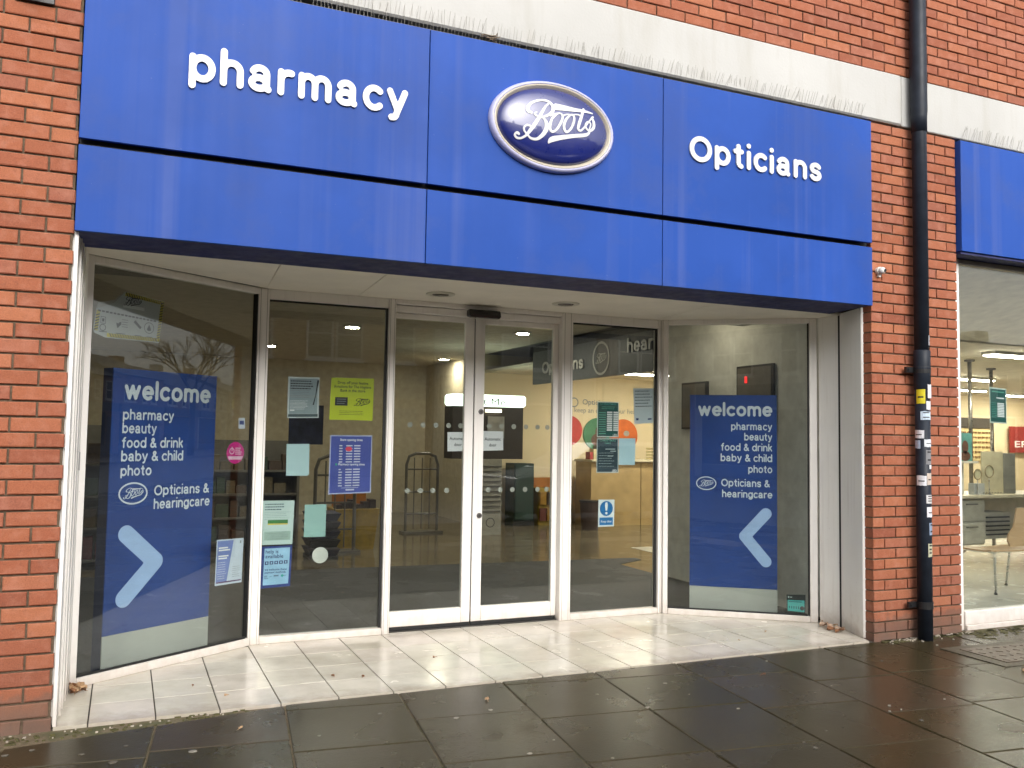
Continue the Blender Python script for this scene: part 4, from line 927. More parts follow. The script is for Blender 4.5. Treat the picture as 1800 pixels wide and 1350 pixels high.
# photo kiosk
t = root("photo_kiosk", (5.05, 7.3, .02), "photo printing kiosk with a lit white header sign inside the doors", "kiosk")
mb = MB().box(4.53, 5.70, 7.0, 7.35, 1.885, 2.055); part("header_sign", mb, M("lit header", (.86, 1.0, .84, 1), .5, 0, emit=1.5), t, bevel=.03)
KF = Frame((4.0, 7.0), (6.0, 7.0)); mb = MB(); ptext(mb, KF, "Print Me", 1.03, 1.905, .14, -.002, 0, 'CENTER', .64); part("lettering", mb, INK, t)
part("cabinet", MB().box(4.56, 5.67, 7.05, 7.40, 1.12, 1.880), M("kiosk brown", (.035, .026, .022, 1), .5), t); part("screen", MB().box(5.10, 5.36, 7.03, 7.049, 1.42, 1.74), M("kiosk screen", (.30, .29, .27, 1), .3), t)
part("lamp", MB().box(5.06, 5.30, 7.00, 7.045, 1.80, 1.84), M("kiosk lamp", (1, .9, .65, 1), .5, 0, emit=3.0), t)
part("pedestal", MB().box(4.86, 5.34, 7.05, 7.40, .02, 1.119), M("kiosk grey", (.30, .29, .25, 1), .5), t)
for k in range(10): part("shelf", MB().box(4.88, 5.32, 7.02, 7.049, .36 + k * .072, .372 + k * .072), M("kiosk shelf", (.10, .095, .08, 1), .5), t)
mb = MB(); ring(mb, KF, 1.17, .20, .07, .012, -.001 + .05); part("oval_logo", mb, INK, t)
# security gates
for x, y in ((4.30, 7.6), (2.62, 5.8)):
    t = root("security_gate", (x, y, .02), "dark tubular anti theft gate " + ("beside the photo kiosk" if x > 4 else "behind the pane left of the doors"), "security gate", "anti theft gates inside the shop")
    GM_ = M("gate metal", (.11, .10, .08, 1), .4); part("frame", MB().tube([(x - .24, y, .03), (x - .24, y, 1.02), (x - .20, y, 1.14), (x - .1, y, 1.18), (x + .1, y, 1.18), (x + .2, y, 1.14), (x + .24, y, 1.02), (x + .24, y, .03)], .022, 8), GM_, t)
    for q in (.30, .62, .95): part("cross_bar", MB().tube([(x - .22, y, q), (x + .22, y, q)], .012, 6), GM_, t)
    part("foot_plate", MB().box(x - .30, x + .30, y - .12, y + .12, .0205, .05), GM_, t)
    for q in (-.12, 0, .12): part("inner_bar", MB().tube([(x + q, y, .08), (x + q, y, 1.12)], .009, 6), GM_, t)
# shelving on the left and free-standing goods
def shelf_unit(x0, x1, y0, y1, h, n, lab, cols, seed):
    rs = random.Random(seed); t = root("shelving_unit", ((x0 + x1) / 2, y0, .02), lab, "shelving unit")
    SM = M("shelf metal", (.16, .15, .13, 1), .5)
    part("back_panel", MB().box(x0, x1, y1 - .03, y1, .02, h), SM, t)
    for x in (x0, x1 - .03): part("side_panel", MB().box(x - .001, x + .031, y0, y1 - .031, .02, h), SM, t)
    for k in range(n):
        z = .10 + k * (h - .2) / n; part("shelf", MB().box(x0 + .035, x1 - .035, y0, y1 - .032, z, z + .025), SM, t)
        x = x0 + .06
        while x < x1 - .16:
            w = rs.uniform(.07, .15); hh = rs.uniform(.12, .8 * (h - .2) / n); c_ = rs.choice(cols)
            tag(part("product_box", MB().box(x, x + w, y0 + .04, y0 + .2, z + .0255, z + hh), M("goods %d" % cols.index(c_), c_, .5, .2, 30), t)); x += w + rs.uniform(.01, .03)
shelf_unit(-1.5, .9, 5.2, 5.6, 1.5, 4, "stocked shelving unit at the back of the left side window", [(.10, .07, .05, 1), (.16, .13, .08, 1), (.05, .08, .05, 1), (.14, .03, .03, 1)], 3)
shelf_unit(1.15, 2.30, 6.4, 6.8, 1.35, 4, "dark stocked shelving unit behind the pane left of the doors", [(.07, .06, .05, 1), (.12, .10, .07, 1), (.04, .06, .06, 1)], 5)
t = root("display_bin", (2.95, 6.2, .02), "yellow and orange display bin seen below the blue opening times poster", "display bin")
part("bin_body", MB().hexa([(2.72, 6.0, .02), (3.16, 6.0, .02), (3.16, 6.4, .02), (2.72, 6.4, .02)], [(2.66, 5.96, .52), (3.22, 5.96, .52), (3.22, 6.44, .52), (2.66, 6.44, .52)]), M("bin yellow", (.34, .22, .02, 1), .5, .2, 12), t)
part("header_card", MB().box(2.72, 3.16, 6.42, 6.44, .5205, .74), M("bin orange", (.36, .13, .02, 1), .5), t)
for k in range(6): part("carton", MB().box(2.70 + k * .085, 2.77 + k * .085, 6.05, 6.25, .5205, .57 + .03 * (k % 3)), M("carton dark", (.03, .02, .02, 1), .5), t)
t = root("basket_stack", (2.40, 5.5, .02), "stack of black shopping baskets behind the pale green sheet", "basket stack")
for k in range(5):
    z = .05 + k * .10; part("basket", MB().hexa([(2.26, 5.30, z), (2.54, 5.30, z), (2.54, 5.70, z), (2.26, 5.70, z)], [(2.22, 5.26, z + .085), (2.58, 5.26, z + .085), (2.58, 5.74, z + .085), (2.22, 5.74, z + .085)]), BLACK if k % 2 else M("basket navy", (.015, .015, .04, 1), .5), t)
part("stand", MB().box(2.24, 2.56, 5.28, 5.72, .0205, .0495), BLACK, t)
t = root("display_cabinet", (6.2, 8.3, .02), "dark green display cabinet right of the photo kiosk", "cabinet")
part("carcass", MB().box(6.03, 6.38, 8.15, 8.5, .02, 1.02), M("cabinet green", (.012, .030, .022, 1), .5), t); part("plinth", MB().box(6.02, 6.39, 8.13, 8.149, .02, .10), BLACK, t); part("door", MB().box(6.05, 6.36, 8.13, 8.149, .12, 1.0), M("cabinet door", (.016, .040, .030, 1), .4), t)
t = root("display_bin", (6.7, 8.3, .02), "yellow stand of sale goods inside the right sliding door", "display bin")
part("bin_body", MB().box(6.45, 6.98, 8.1, 8.45, .02, .62), M("bin ochre", (.30, .20, .02, 1), .5, .2, 10), t)
for k in range(8): part("carton", MB().box(6.46 + (k % 4) * .13, 6.57 + (k % 4) * .13, 8.06, 8.099, .10 + .26 * (k // 4), .30 + .26 * (k // 4)), M("carton %d" % (k % 3), ((.12, .03, .02, 1), (.30, .16, .02, 1), (.05, .03, .02, 1))[k % 3], .5), t)
part("header_card", MB().box(6.45, 6.98, 8.43, 8.45, .6205, .78), M("bin orange", (.36, .13, .02, 1), .5), t)
# optician wall, counter, discs
t = root("wall_lettering", (7.9, 8.58, 1.95), "opticians lettering on the cream wall behind the right pane", "wall lettering")
OW = Frame((7.0, 8.598), (12, 8.598)); mb = MB(); ring(mb, OW, .34, 2.06, .085, .02, -.003); ptext(mb, OW, "Opticians", .50, 2.03, .13, -.003, .01, 'LEFT', .52); ptext(mb, OW, "keep an eye on your health", .34, 1.89, .12, -.003, .004, 'LEFT', 1.35); part("lettering", mb, GREYINK, t)
for x, z, r, col, nm in ((.24, 1.575, .255, (.50, .05, .04, 1), "red"), (.80, 1.52, .28, (.06, .20, .10, 1), "green"), (1.32, 1.50, .29, (.60, .13, .02, 1), "orange")):
    t = root("wall_disc", OW.P(x, z - r, -.02), nm + " round picture disc on the cream optician wall", "wall picture", "round picture discs")
    mb = MB(); OW.disc(mb, x, z, r, -.02, .018, seg=36); part("disc", mb, M("disc " + nm, col, .5), t)
    if nm == "green":
        mb = MB(); OW.disc(mb, x + .02, z - .10, .15, -.022, .001, .12, 20); OW.disc(mb, x + .02, z + .04, .07, -.0225, .001, .09, 16); part("picture", mb, M("portrait brown", (.12, .06, .04, 1), .6), t)
    if nm == "orange": mb = MB(); OW.disc(mb, x + .06, z + .04, .06, -.022, .001, .05, 16); part("picture", mb, M("grey spot", (.35, .32, .3, 1), .6), t)
t = root("counter", (8.5, 7.8, .02), "long pale wood optician counter against the cream wall", "counter")
part("worktop", MB().box(7.2, 12.0, 7.7, 8.3, 1.06, 1.10), M("worktop", (.55, .48, .34, 1), .35), t, bevel=.006)
for k in range(5): part("front_panel", MB().box(7.22 + k * .95, 8.155 + k * .95, 7.75, 8.28, .02, 1.059), M("counter wood", (.42, .29, .13, 1), .4, .15, 5), t)
for k in range(9):
    x = 7.25 + k * .07; o = part("product_box", MB().box(x, x + .055, 7.85, 8.0, 1.1005, 1.22 + .05 * (k % 3)), M("optic goods %d" % (k % 3), ((.35, .05, .05, 1), (.6, .5, .3, 1), (.12, .10, .08, 1))[k % 3], .5), None); tag(o, ("red", "cream", "dark brown")[k % 3] + " spectacle case box in the row at the left end of the counter", "box", "boxes on the optician counter")
for k in range(4):
    o = part("paper_tray", MB().box(8.45, 8.78, 7.80, 8.05, 1.1005 + k * .055, 1.135 + k * .055), M("tray cream", (.62, .54, .30, 1), .5), None); tag(o, "cream stacking paper tray on the counter right of the light blue sheet", "paper tray", "paper trays on the counter")
t = root("waste_bin", (6.95, 7.6, .02), "dark brown waste bin in front of the optician counter", "bin")
part("body", MB().lathe((6.98, 7.35, .02), [(.13, 0), (.16, .42), (.165, .43)], 20), M("bin brown", (.05, .03, .025, 1), .5), t); part("rim", MB().lathe((6.98, 7.35, .455), [(.168, -.004), (.172, .0), (.172, .02), (.15, .02)], 20), BLACK, t)
# pictures on the partition behind the right display
for y0, y1, z0, z1, lab in ((2.30, 2.72, 1.55, 2.02, "dark wall panel on the partition left above the right welcome display"), (1.34, 1.84, 1.50, 2.13, "dark framed wall panel with a red light, nearer one on the partition")):
    t = root("wall_panel", (5.49, (y0 + y1) / 2, z0), lab, "wall panel"); part("frame", MB().box(5.470, 5.499, y0, y1, z0, z1), M("panel frame", (.04, .035, .03, 1), .5), t); part("face", MB().box(5.464, 5.4695, y0 + .02, y1 - .02, z0 + .02, z1 - .02), M("panel face", (.16, .14, .11, 1), .35), t)
    if y0 < 2: part("red_light", MB().box(5.458, 5.4635, 1.68, 1.71, 1.97, 2.03), M("red light", (1, .03, .03, 1), .5, 0, emit=.7), t)
o = part("hanging_poster", MB().box(1.40, 1.66, 1.97, 1.975, 1.36, 1.66), M("navy poster", (.02, .02, .05, 1), .5, .4, 20), None); tag(o, "dark navy poster hanging inside just behind the white pen poster", "poster")

# second window: chair, desk and things on it
t = root("cafe_chair", (8.0, 1.2, .02), "bent plywood chair with chrome legs inside the second window", "chair")
PLY = M("plywood", (.46, .29, .15, 1), .35, .12, 3); CHR = M("chrome", (.80, .80, .80, 1), .28, .03, metal=1.0)
def sheet3(name, rows, th, m):
    mb = MB(); n = len(rows); k = len(rows[0]); vs = [v for r_ in rows for v in r_]
    off = [(v[0] + th[0], v[1] + th[1], v[2] + th[2]) for v in vs]; N = len(vs); fs = []
    for i in range(n - 1):
        for j in range(k - 1):
            a = i * k + j; fs += [(a, a + 1, a + k + 1, a + k), (a + N, a + k + N, a + k + 1 + N, a + 1 + N)]
    for i in range(n - 1): a = i * k; fs += [(a, a + k, a + k + N, a + N)]; a = i * k + k - 1; fs += [(a + k, a, a + N, a + k + N)]
    for j in range(k - 1): fs += [(j + 1, j, j + N, j + 1 + N)]; a = (n - 1) * k + j; fs += [(a, a + 1, a + 1 + N, a + N)]
    mb.add(vs + off, fs); return part(name, mb, m, t, smooth=False)
sheet3("backrest", [[(7.82 + .16 * q - (.05 if i in (1, 2) and q == 0 else 0) + .03 * i / 6, .86 - .05 * (i / 6.) + .012 * (2 - abs(q - 2)), .50 + .36 * i / 6) for q in range(5)] for i in range(7)], (.004, -.012, 0), PLY)
sheet3("seat", [[(7.60 + .19 * q, .88 + .075 * i, .462 - .014 * (1 - abs(q - 2) / 2) + (.012 if i == 0 else 0)) for q in range(5)] for i in range(6)], (0, 0, -.013), PLY)
for P in ([(7.72, .96, .445), (7.78, .98, .42), (7.88, 1.05, .035)], [(8.28, .96, .445), (8.34, .95, .40), (8.47, .86, .035)], [(7.72, 1.22, .445), (7.64, 1.26, .36), (7.58, 1.36, .035)], [(8.30, 1.26, .445), (8.42, 1.30, .40), (8.49, 1.40, .035)]):
    l = part("leg", MB().tube(P, .0115, 8), CHR, t, smooth=True); part("foot", MB().tube([(P[-1][0], P[-1][1], .0205), (P[-1][0], P[-1][1], .038)], .016, 10), BLACK, l)
part("under_frame", MB().tube([(7.70, .96, .440), (8.30, .96, .440), (8.34, 1.1, .440), (8.30, 1.25, .440), (7.70, 1.23, .440), (7.66, 1.1, .440), (7.70, .96, .440)], .010, 8), CHR, t)
t = root("desk", (10.6, 2.9, .02), "pale dispensing desk inside the second window", "desk")
part("desk_top", MB().box(9.2, 12.2, 2.55, 3.3, .805, .840), M("desk cream", (.55, .50, .38, 1), .4), t, bevel=.004); part("leg", MB().box(12.0, 12.06, 2.6, 3.25, .02, .804), TRIM, t); part("leg", MB().box(9.22, 9.28, 2.6, 3.25, .02, .804), TRIM, t); part("modesty_panel", MB().box(9.3, 11.98, 3.2, 3.22, .30, .804), M("desk cream", (.55, .50, .38, 1), .4), t)
t = root("drawer_unit", (9.6, 2.7, .02), "grey drawer unit under the desk", "drawers"); DG = M("drawer grey", (.46, .44, .37, 1), .5)
part("carcass", MB().box(9.36, 9.80, 2.66, 3.15, .24, .80), DG, t)
for z in (.26, .53): d_ = part("drawer", MB().box(9.37, 9.79, 2.635, 2.659, z, z + .25), DG, t, bevel=.004); part("handle", MB().box(9.47, 9.66, 2.622, 2.6345, z + .19, z + .205), M("handle grey", (.15, .14, .12, 1), .4), d_)
t = root("slatted_rack", (10.0, 2.7, .02), "grey slatted rack beside the drawer unit under the desk", "rack"); part("carcass", MB().box(9.83, 10.3, 2.68, 3.15, .30, .62), DG, t)
for k in range(5): part("slat", MB().box(9.86, 10.26, 2.66, 2.679, .345 + k * .052, .362 + k * .052), BLACK, t)
for x, z, r, lab in ((9.66, 1.085, .062, "small round mirror on the desk, left one"), (9.86, 1.12, .072, "tilted cream round mirror on the desk, right one")):
    t = root("table_mirror", (x, 2.62, .84), lab, "mirror"); part("rim", MB().tube([(x + r * cos(2 * pi * k / 20), 2.62, z + r * sin(2 * pi * k / 20)) for k in range(21)], .007, 6, False), M("mirror rim", (.28, .22, .12, 1), .35), t)
    part("glass", MB().tube([(x, 2.622, z), (x, 2.628, z)], r - .004, 20), M("mirror face", (.55, .52, .36, 1), .15), t); part("stem", MB().tube([(x, 2.625, .843), (x, 2.625, z - r)], .006, 8), CHR, t); part("base", MB().lathe((x, 2.625, .8405), [(.045, 0), (.045, .006), (.01, .012)], 16), CHR, t)
o = part("card_box", MB().box(9.62, 9.80, 2.64, 2.72, .8405, .975), M("card grey", (.42, .44, .44, 1), .5), None); tag(o, "small grey box standing on the desk below the mirrors", "box")
for k in range(7): o = part("spectacles", MB().tube([(9.72 + k * .05, 2.60, .858), (9.735 + k * .05, 2.60, .868), (9.75 + k * .05, 2.60, .858), (9.735 + k * .05, 2.60, .848), (9.72 + k * .05, 2.60, .858)], .005, 5), BLACK, None); tag(o, "tiny dark spectacle frame lined up along the desk edge", "spectacles", "spectacles on the desk")
t = root("picture_card", (9.5, 2.66, 1.16), "teal portrait showcard propped above the desk", "showcard"); part("card", MB().box(9.40, 9.72, 2.74, 2.76, 1.24, 1.58), M("card teal", (.10, .27, .25, 1), .5, .2, 8), t); mb = MB(); CF = Frame((9.40, 2.739), (9.72, 2.739)); CF.disc(mb, .20, .17 + 1.24, .055, 0, .0006, .08, 16); CF.disc(mb, .20, 1.30, .09, 0, .0006, .06, 16); part("portrait", mb, M("portrait brown", (.12, .06, .04, 1), .6), t); part("ledge", MB().box(9.36, 9.78, 2.70, 2.80, 1.215, 1.239), TRIM, t); part("support", MB().box(9.55, 9.60, 2.765, 2.79, .8405, 1.214), TRIM, t)
o = part("desk_screen", MB().box(9.90, 10.28, 2.75, 2.77, .8405, 1.36), M("screen cream", (.52, .48, .34, 1), .5), None, bevel=.004); tag(o, "tall cream screen panel standing on the desk", "screen"); o = part("binder", MB().box(10.30, 10.52, 2.76, 2.95, .8405, 1.34), M("binder grey", (.22, .22, .20, 1), .5), None, bevel=.006); tag(o, "grey upright box file on the desk right of the cream panel", "box file")
for x, lab in ((9.9, "nearer thin grey metal pole rising from desk to ceiling"), (11.2, "farther thin grey metal pole rising to the ceiling")):
    y = 2.9 if x < 10 else 3.6; t = root("metal_pole", (x, y, .84), lab, "pole"); part("pole", MB().tube([(x, y, .8405 if x < 10 else .021), (x, y, 2.495)], .024, 12), M("pole grey", (.30, .28, .25, 1), .3, .1, metal=.7), t, smooth=True); part("cap", MB().lathe((x, y, 2.470), [(.024, 0), (.06, .006), (.06, .029)], 16), M("pole cap", (.12, .11, .10, 1), .5), t)
t = root("spectacle_display", (17.0, 8.5, 1.1), "cream wall display of rows of spectacles at the back of the second shop", "display wall"); part("board", MB().box(16.6, 17.7, 8.55, 8.598, 1.10, 1.96), M("display cream", (.68, .55, .28, 1), .5), t); part("dark_header", MB().box(16.6, 17.7, 8.52, 8.549, 1.80, 2.02), M("header dark", (.05, .04, .03, 1), .5), t)
mb = MB()
for i in range(6):
    for k in range(9): mb.box(16.66 + k * .115, 16.735 + k * .115, 8.53, 8.549, 1.16 + i * .105, 1.20 + i * .105)
part("spectacles", mb, M("frames mixed", (.22, .12, .05, 1), .5, .6, 30), t, kind="stuff")
t = root("red_sign", (18.4, 8.4, 1.3), "red hanging sign at the back of the second shop", "sign"); part("board", MB().box(18.2, 19.8, 8.50, 8.54, 1.28, 1.86), M("sign red", (.28, .03, .025, 1), .5), t); RF = Frame((18.2, 8.498), (19.8, 8.498)); mb = MB(); ptext(mb, RF, "ER", .10, 1.40, .20, 0, .01, 'LEFT', .46); part("lettering", mb, WHITE, t)

# ---------------------------------------------------------------- ground
def clip(poly, a, b, c):
    """keep a*x + b*y <= c"""
    out = []
    for i in range(len(poly)):
        p, q = poly[i], poly[(i + 1) % len(poly)]; dp, dq = a * p[0] + b * p[1] - c, a * q[0] + b * q[1] - c
        if dp <= 0: out.append(p)
        if (dp < 0) != (dq < 0) and dp != dq: t = dp / (dp - dq); out.append((p[0] + (q[0] - p[0]) * t, p[1] + (q[1] - p[1]) * t))
    return out
def area(p): return abs(sum(p[i][0] * p[(i + 1) % len(p)][1] - p[(i + 1) % len(p)][0] * p[i][1] for i in range(len(p)))) / 2

def mat_grit():
    t = NT("gritty mortar"); n = t.noise(60, 5, .75)
    c = t.ramp(n, (.3, (.095, .072, .043, 1)), (.55, (.16, .125, .075, 1)), (.75, (.26, .21, .145, 1)))
    c = t.mix(t.ramp(t.noise(7, 4), (.45, 0.0), (.65, .8)), c, (.055, .062, .018, 1)); t.col(c); t.rough(.8); t.bump(n, .7, .01); return t.m
GRIT = mat_grit()
PZ = .018
pav = root("pavement", (3, -2.5, -.03), kind="structure")
part("joint_bed", MB().prism([(-30, -6.0), (60, -6.0), (60, .06), (5.24, .06), (5.235, -.003), (.0, -.003), (-.01, .06), (-30, .06)], -.08, -.0075), GRIT, pav)
AN = -.115; ca, sa = cos(AN), sin(AN)
def rot(x, e): return (x * ca - e * sa, x * sa + e * ca)
xi = [-.77, -.15, .47, 1.085, 1.70, 2.315, 2.925, 3.515, 4.13, 4.72, 5.33, 5.94, 6.55, 7.16, 7.77, 8.4]
off = {-.15: -.50, .47: -.425, 1.085: -.60, 1.70: -.285, 2.315: -.43, 2.925: -1.07, 3.515: -1.19, 4.13: -.17, 4.72: -.13}
nslab = 0
for a, b in zip(xi, xi[1:]):
    o0 = off.get(a, random.uniform(-.6, 0)); pitch = .62
    for k in range(-3, 9):
        e1 = o0 - k * pitch; e0 = e1 - pitch; g = .0042
        if a == 1.085: pass
        pl_ = [rot(a + g, e0 + g), rot(b - g, e0 + g), rot(b - g, e1 - g), rot(a + g, e1 - g)]
        pl_ = clip(pl_, 0, 1, -.010 if a < 5.0 else .0)
        if pl_: pl_ = clip(pl_, -.13, 1, -.158)  if a < 1.2 and k < 3 and True and False else pl_
        if pl_ and a < 1.2: pl_ = clip(pl_, -.165, 1, -.195)
        if not pl_ or area(pl_) < .02: continue
        if min(p[1] for p in pl_) < -3.6 or max(p[0] for p in pl_) < -1.6: continue
        ws = .0015; z = random.uniform(-.0015, .0015); mb = MB(); n = len(pl_)
        cx = sum(p[0] for p in pl_) / n; cy = sum(p[1] for p in pl_) / n; sh = lambda p, q: (cx + (p[0] - cx) * q, cy + (p[1] - cy) * q)
        L = max(math.hypot(p[0] - cx, p[1] - cy) for p in pl_); q = 1 - .006 / L
        zz = lambda p: z + (p[0] - cx) * sl[0] + (p[1] - cy) * sl[1]
        sl = (random.uniform(-.003, .003), random.uniform(-.003, .003))
        top = [sh(p, q) for p in pl_]
        mb.add([(p[0], p[1], -.03) for p in pl_] + [(p[0], p[1], zz(p) - .004) for p in pl_] + [(p[0], p[1], zz(p)) for p in top], [tuple(range(2 * n, 3 * n))] + [(i, (i + 1) % n, n + (i + 1) % n, n + i) for i in range(n)] + [(n + i, n + (i + 1) % n, 2 * n + (i + 1) % n, 2 * n + i) for i in range(n)])
        part("paving_slab", mb, SLAB, pav); nslab += 1
far = MB()
for i in range(-26, 50):
    for j in range(0, 5):
        x0, y0 = i * .62 - 1.0, -6.0 + j * .48
        if y0 < -3.62 or x0 > 9 or x0 < -2: far.box(x0 + .004, x0 + .614, y0 + .004, min(-.012, y0 + .474), -.03, -.001 if y0 < -3.7 or not (-2 < x0 < 9) else -.02)
part("paving_slab", far, SLAB, pav, kind="stuff")
pav.location.z += PZ
st("ground", MB().box(-150, 300, -150, 150, -.6, -.25), M("earth", (.06, .055, .045, 1), .9))
st("road", MB().box(-60, 140, -15.0, -6.16, -.24, -.12), M("asphalt", (.045, .045, .047, 1), .35, .25, 30, bump=.3))
st("kerb", MB().box(-60, 140, -6.15, -6.005, -.24, -.004), M("kerb stone", (.22, .21, .19, 1), .6, .15, 8)); st("kerb", MB().box(-60, 140, -15.15, -15.005, -.24, -.004), M("kerb stone", (.22, .21, .19, 1), .6, .15, 8))
st("far_pavement", MB().box(-60, 140, -22.0, -15.155, -.24, -.004), M("far paving", (.10, .09, .08, 1), .4, .15, 3))

# entrance tiles
ef = root("entrance_floor", (2.6, .6, .0), kind="structure")
part("joint_bed", MB().prism([(.0, .003), (5.236, .003), (5.236, .09), (5.40, .45), (5.30, .66), (4.33, 1.42), (1.1, 1.42), (.05, .70), (.0, .03)], -.05, .0170), M("grout", (.055, .045, .033, 1), .9, .2, 20), ef)
TX, TY, X0, Y0 = .3050, .334, .159, .330
for i in range(-1, 18):
    for j in range(-1, 4):
        g = .0034; x0, y0 = X0 + i * TX, Y0 + j * TY
        pl_ = [(x0 + g, y0 + g), (x0 + TX - g, y0 + g), (x0 + TX - g, y0 + TY - g), (x0 + g, y0 + TY - g)]
        for h in ((0, -1, -.0005), (-1, 0, -.010), (1, 0, 5.36), (-.705 / 1.2714, 1.058 / 1.2714, .5344), (.7230 / 1.2098, .970 / 1.2098, 3.675), (0, 1, 1.41), (.92, -.36, 4.775)):
            if pl_: pl_ = clip(pl_, *h)
        if not pl_ or len(pl_) < 3 or area(pl_) < .0012: continue
        n = len(pl_); cx = sum(p[0] for p in pl_) / n; cy = sum(p[1] for p in pl_) / n; q = 1 - .0005 / max(.04, max(math.hypot(p[0] - cx, p[1] - cy) for p in pl_)); z = .0258 + random.uniform(-.0005, .0005)
        mb = MB(); top = [(cx + (p[0] - cx) * q, cy + (p[1] - cy) * q) for p in pl_]; s1, s2 = random.uniform(-.0012, .0012), random.uniform(-.0012, .0012)
        mb.add([(p[0], p[1], -.008) for p in pl_] + [(p[0], p[1], z - .0004) for p in pl_] + [(p[0], p[1], z + (p[0] - cx) * s1 + (p[1] - cy) * s2) for p in top], [tuple(range(2 * n, 3 * n))] + [(a, (a + 1) % n, n + (a + 1) % n, n + a) for a in range(n)] + [(n + a, n + (a + 1) % n, 2 * n + (a + 1) % n, 2 * n + a) for a in range(n)])
        part("floor_tile", mb, TILE, ef)

# manhole cover in the paving
mh = root("manhole_cover", (5.9, -.58, 0), "rusty square manhole cover in the paving by the second window", "manhole cover")
def rq(cx, cy, hx, hy, an): return [(cx + a * hx * cos(an) - b * hy * sin(an), cy + a * hx * sin(an) + b * hy * cos(an)) for a, b in ((-1, -1), (1, -1), (1, 1), (-1, 1))]
RUST = M("cast iron", (.075, .050, .034, 1), .45, .35, 25, bump=.4)
part("frame", MB().prism(rq(5.93, -.60, .43, .26, -.05), -.01, .0225), M("cover concrete", (.060, .050, .030, 1), .55, .3, 18, bump=.3), mh); part("lid", MB().prism(rq(5.93, -.60, .33, .185, -.05), .0, .0265), RUST, mh)
mb = MB()
for i in range(8):
    for j in range(4):
        c_ = rq(5.93, -.60, .28 * (i - 3.5) / 3.5, .14 * (j - 1.5) / 1.5, -.05)[2]; mb.prism(rq(c_[0], c_[1], .022, .010, -.05 + (pi / 4 if (i + j) % 2 else -pi / 4)), .0267, .0295)
part("tread_bar", mb, RUST, mh, kind="stuff")

# chewing gum, grit and litter specks
def speck(mb, x, y, r, z=.002):
    z += PZ
    n = random.choice((5, 6, 7)); a0 = random.random() * 6; mb.prism([(x + r * random.uniform(.6, 1.2) * cos(a0 + 2 * pi * k / n) * 1.3, y + r * random.uniform(.6, 1.2) * sin(a0 + 2 * pi * k / n)) for k in range(n)], z - .004, z + .0022)
GUM = M("gum", (.27, .25, .21, 1), .7, .3, 20); mb = MB(); mb2 = MB()
for k in range(70):
    x, y = random.uniform(-.2, 7.0), -abs(random.gauss(0, 1.0)) - .05
    if y > -3.4: speck(mb if k % 2 else mb2, x, y, random.uniform(.004, .012) * (1.3 if k % 9 == 0 else 1))
o = part("litter_specks", mb, GUM, None); o["kind"] = "stuff"; o = part("gum_spots", mb2, M("old gum", (.11, .10, .08, 1), .7, .3, 20), None); o["kind"] = "stuff"
mb = MB()
for k in range(90): x = random.choice((random.uniform(5.3, 6.2), random.gauss(5.62, .12))); speck(mb, x, -.012 - abs(random.gauss(0, .04)), random.uniform(.003, .010), .004)
for k in range(50): x = random.uniform(-.5, 1.0); speck(mb, x, -.02 - abs(random.gauss(0, .05)) , random.uniform(.002, .006), -.004)
o = part("grit", mb, M("grit", (.42, .37, .30, 1), .8, .4, 30), None); o["kind"] = "stuff"
def mat_moss():
    t = NT("moss"); n = t.noise(40, 5, .7); t.col(t.ramp(n, (.3, (.045, .040, .016, 1)), (.7, (.115, .105, .034, 1)))); t.rough(.9); t.bump(n, .8, .01); return t.m
MOSS = mat_moss(); mb = MB()
for k in range(420):
    x = random.uniform(6.1, 8.5) if k % 5 else random.uniform(5.3, 6.2); y = -.004 - abs(random.gauss(0, .10 if x > 6.1 else .035)); speck(mb, x, y, random.uniform(.008, .028), .0018)
for k in range(120): x = random.uniform(-1.2, .9); y = -.03 - .10 * random.random() + (.10 * max(0, x) if x > 0 else 0); speck(mb, x, y - .02, random.uniform(.004, .014), -.004)
o = part("moss", mb, MOSS, None); o["kind"] = "stuff"

def leaf(x, y, z, s, col, lab, rx, ry, rz):
    n = 9; vs = []; mt = Matrix.Rotation(rz, 3, 'Z') @ Matrix.Rotation(ry, 3, 'Y') @ Matrix.Rotation(rx, 3, 'X')
    for i in range(n):
        u = i / (n - 1); w = .42 * sin(pi * u) ** .7 * (1 + .15 * sin(9 * u))
        for j in range(-2, 3):
            v = j / 2; vs.append(Vector((x, y, z)) + mt @ Vector(((u - .5) * s, w * v * s * .9, (.18 * v * v + .10 * sin(5 * u + v * 2)) * s)))
    mn = min(v.z for v in vs); vs = [(v.x, v.y, v.z - mn + z) for v in vs]
    fs = [(i * 5 + j, i * 5 + j + 1, i * 5 + 6 + j, i * 5 + 5 + j) for i in range(n - 1) for j in range(4)]
    t = root("dry_leaf", (x, y, z), lab, "leaf", "dry leaves in the corners of the entrance")
    part("blade", MB().add(vs, fs), col, t)
    tip = vs[2]; dv = (Vector(vs[2]) - Vector(vs[12])).normalized(); part("stalk", MB().tube([tip, tuple(Vector(tip) + dv * s * .3)], .0012, 5), col, t)
LB = [M("leaf brown", (.22, .10, .045, 1), .7, .3, 40), M("leaf tan", (.42, .27, .15, 1), .7, .3, 40), M("leaf pale", (.50, .36, .26, 1), .7, .3, 40)]
random.seed(11)
for k in range(6): leaf(.072 + random.uniform(-.02, .07), .57 + random.uniform(-.07, .07), .0268 + .004 * k, random.uniform(.05, .085), LB[k % 2], "brown dry leaf in the heap at the left corner of the entrance", random.uniform(-.4, .4), random.uniform(-.5, .3), random.uniform(0, 6))
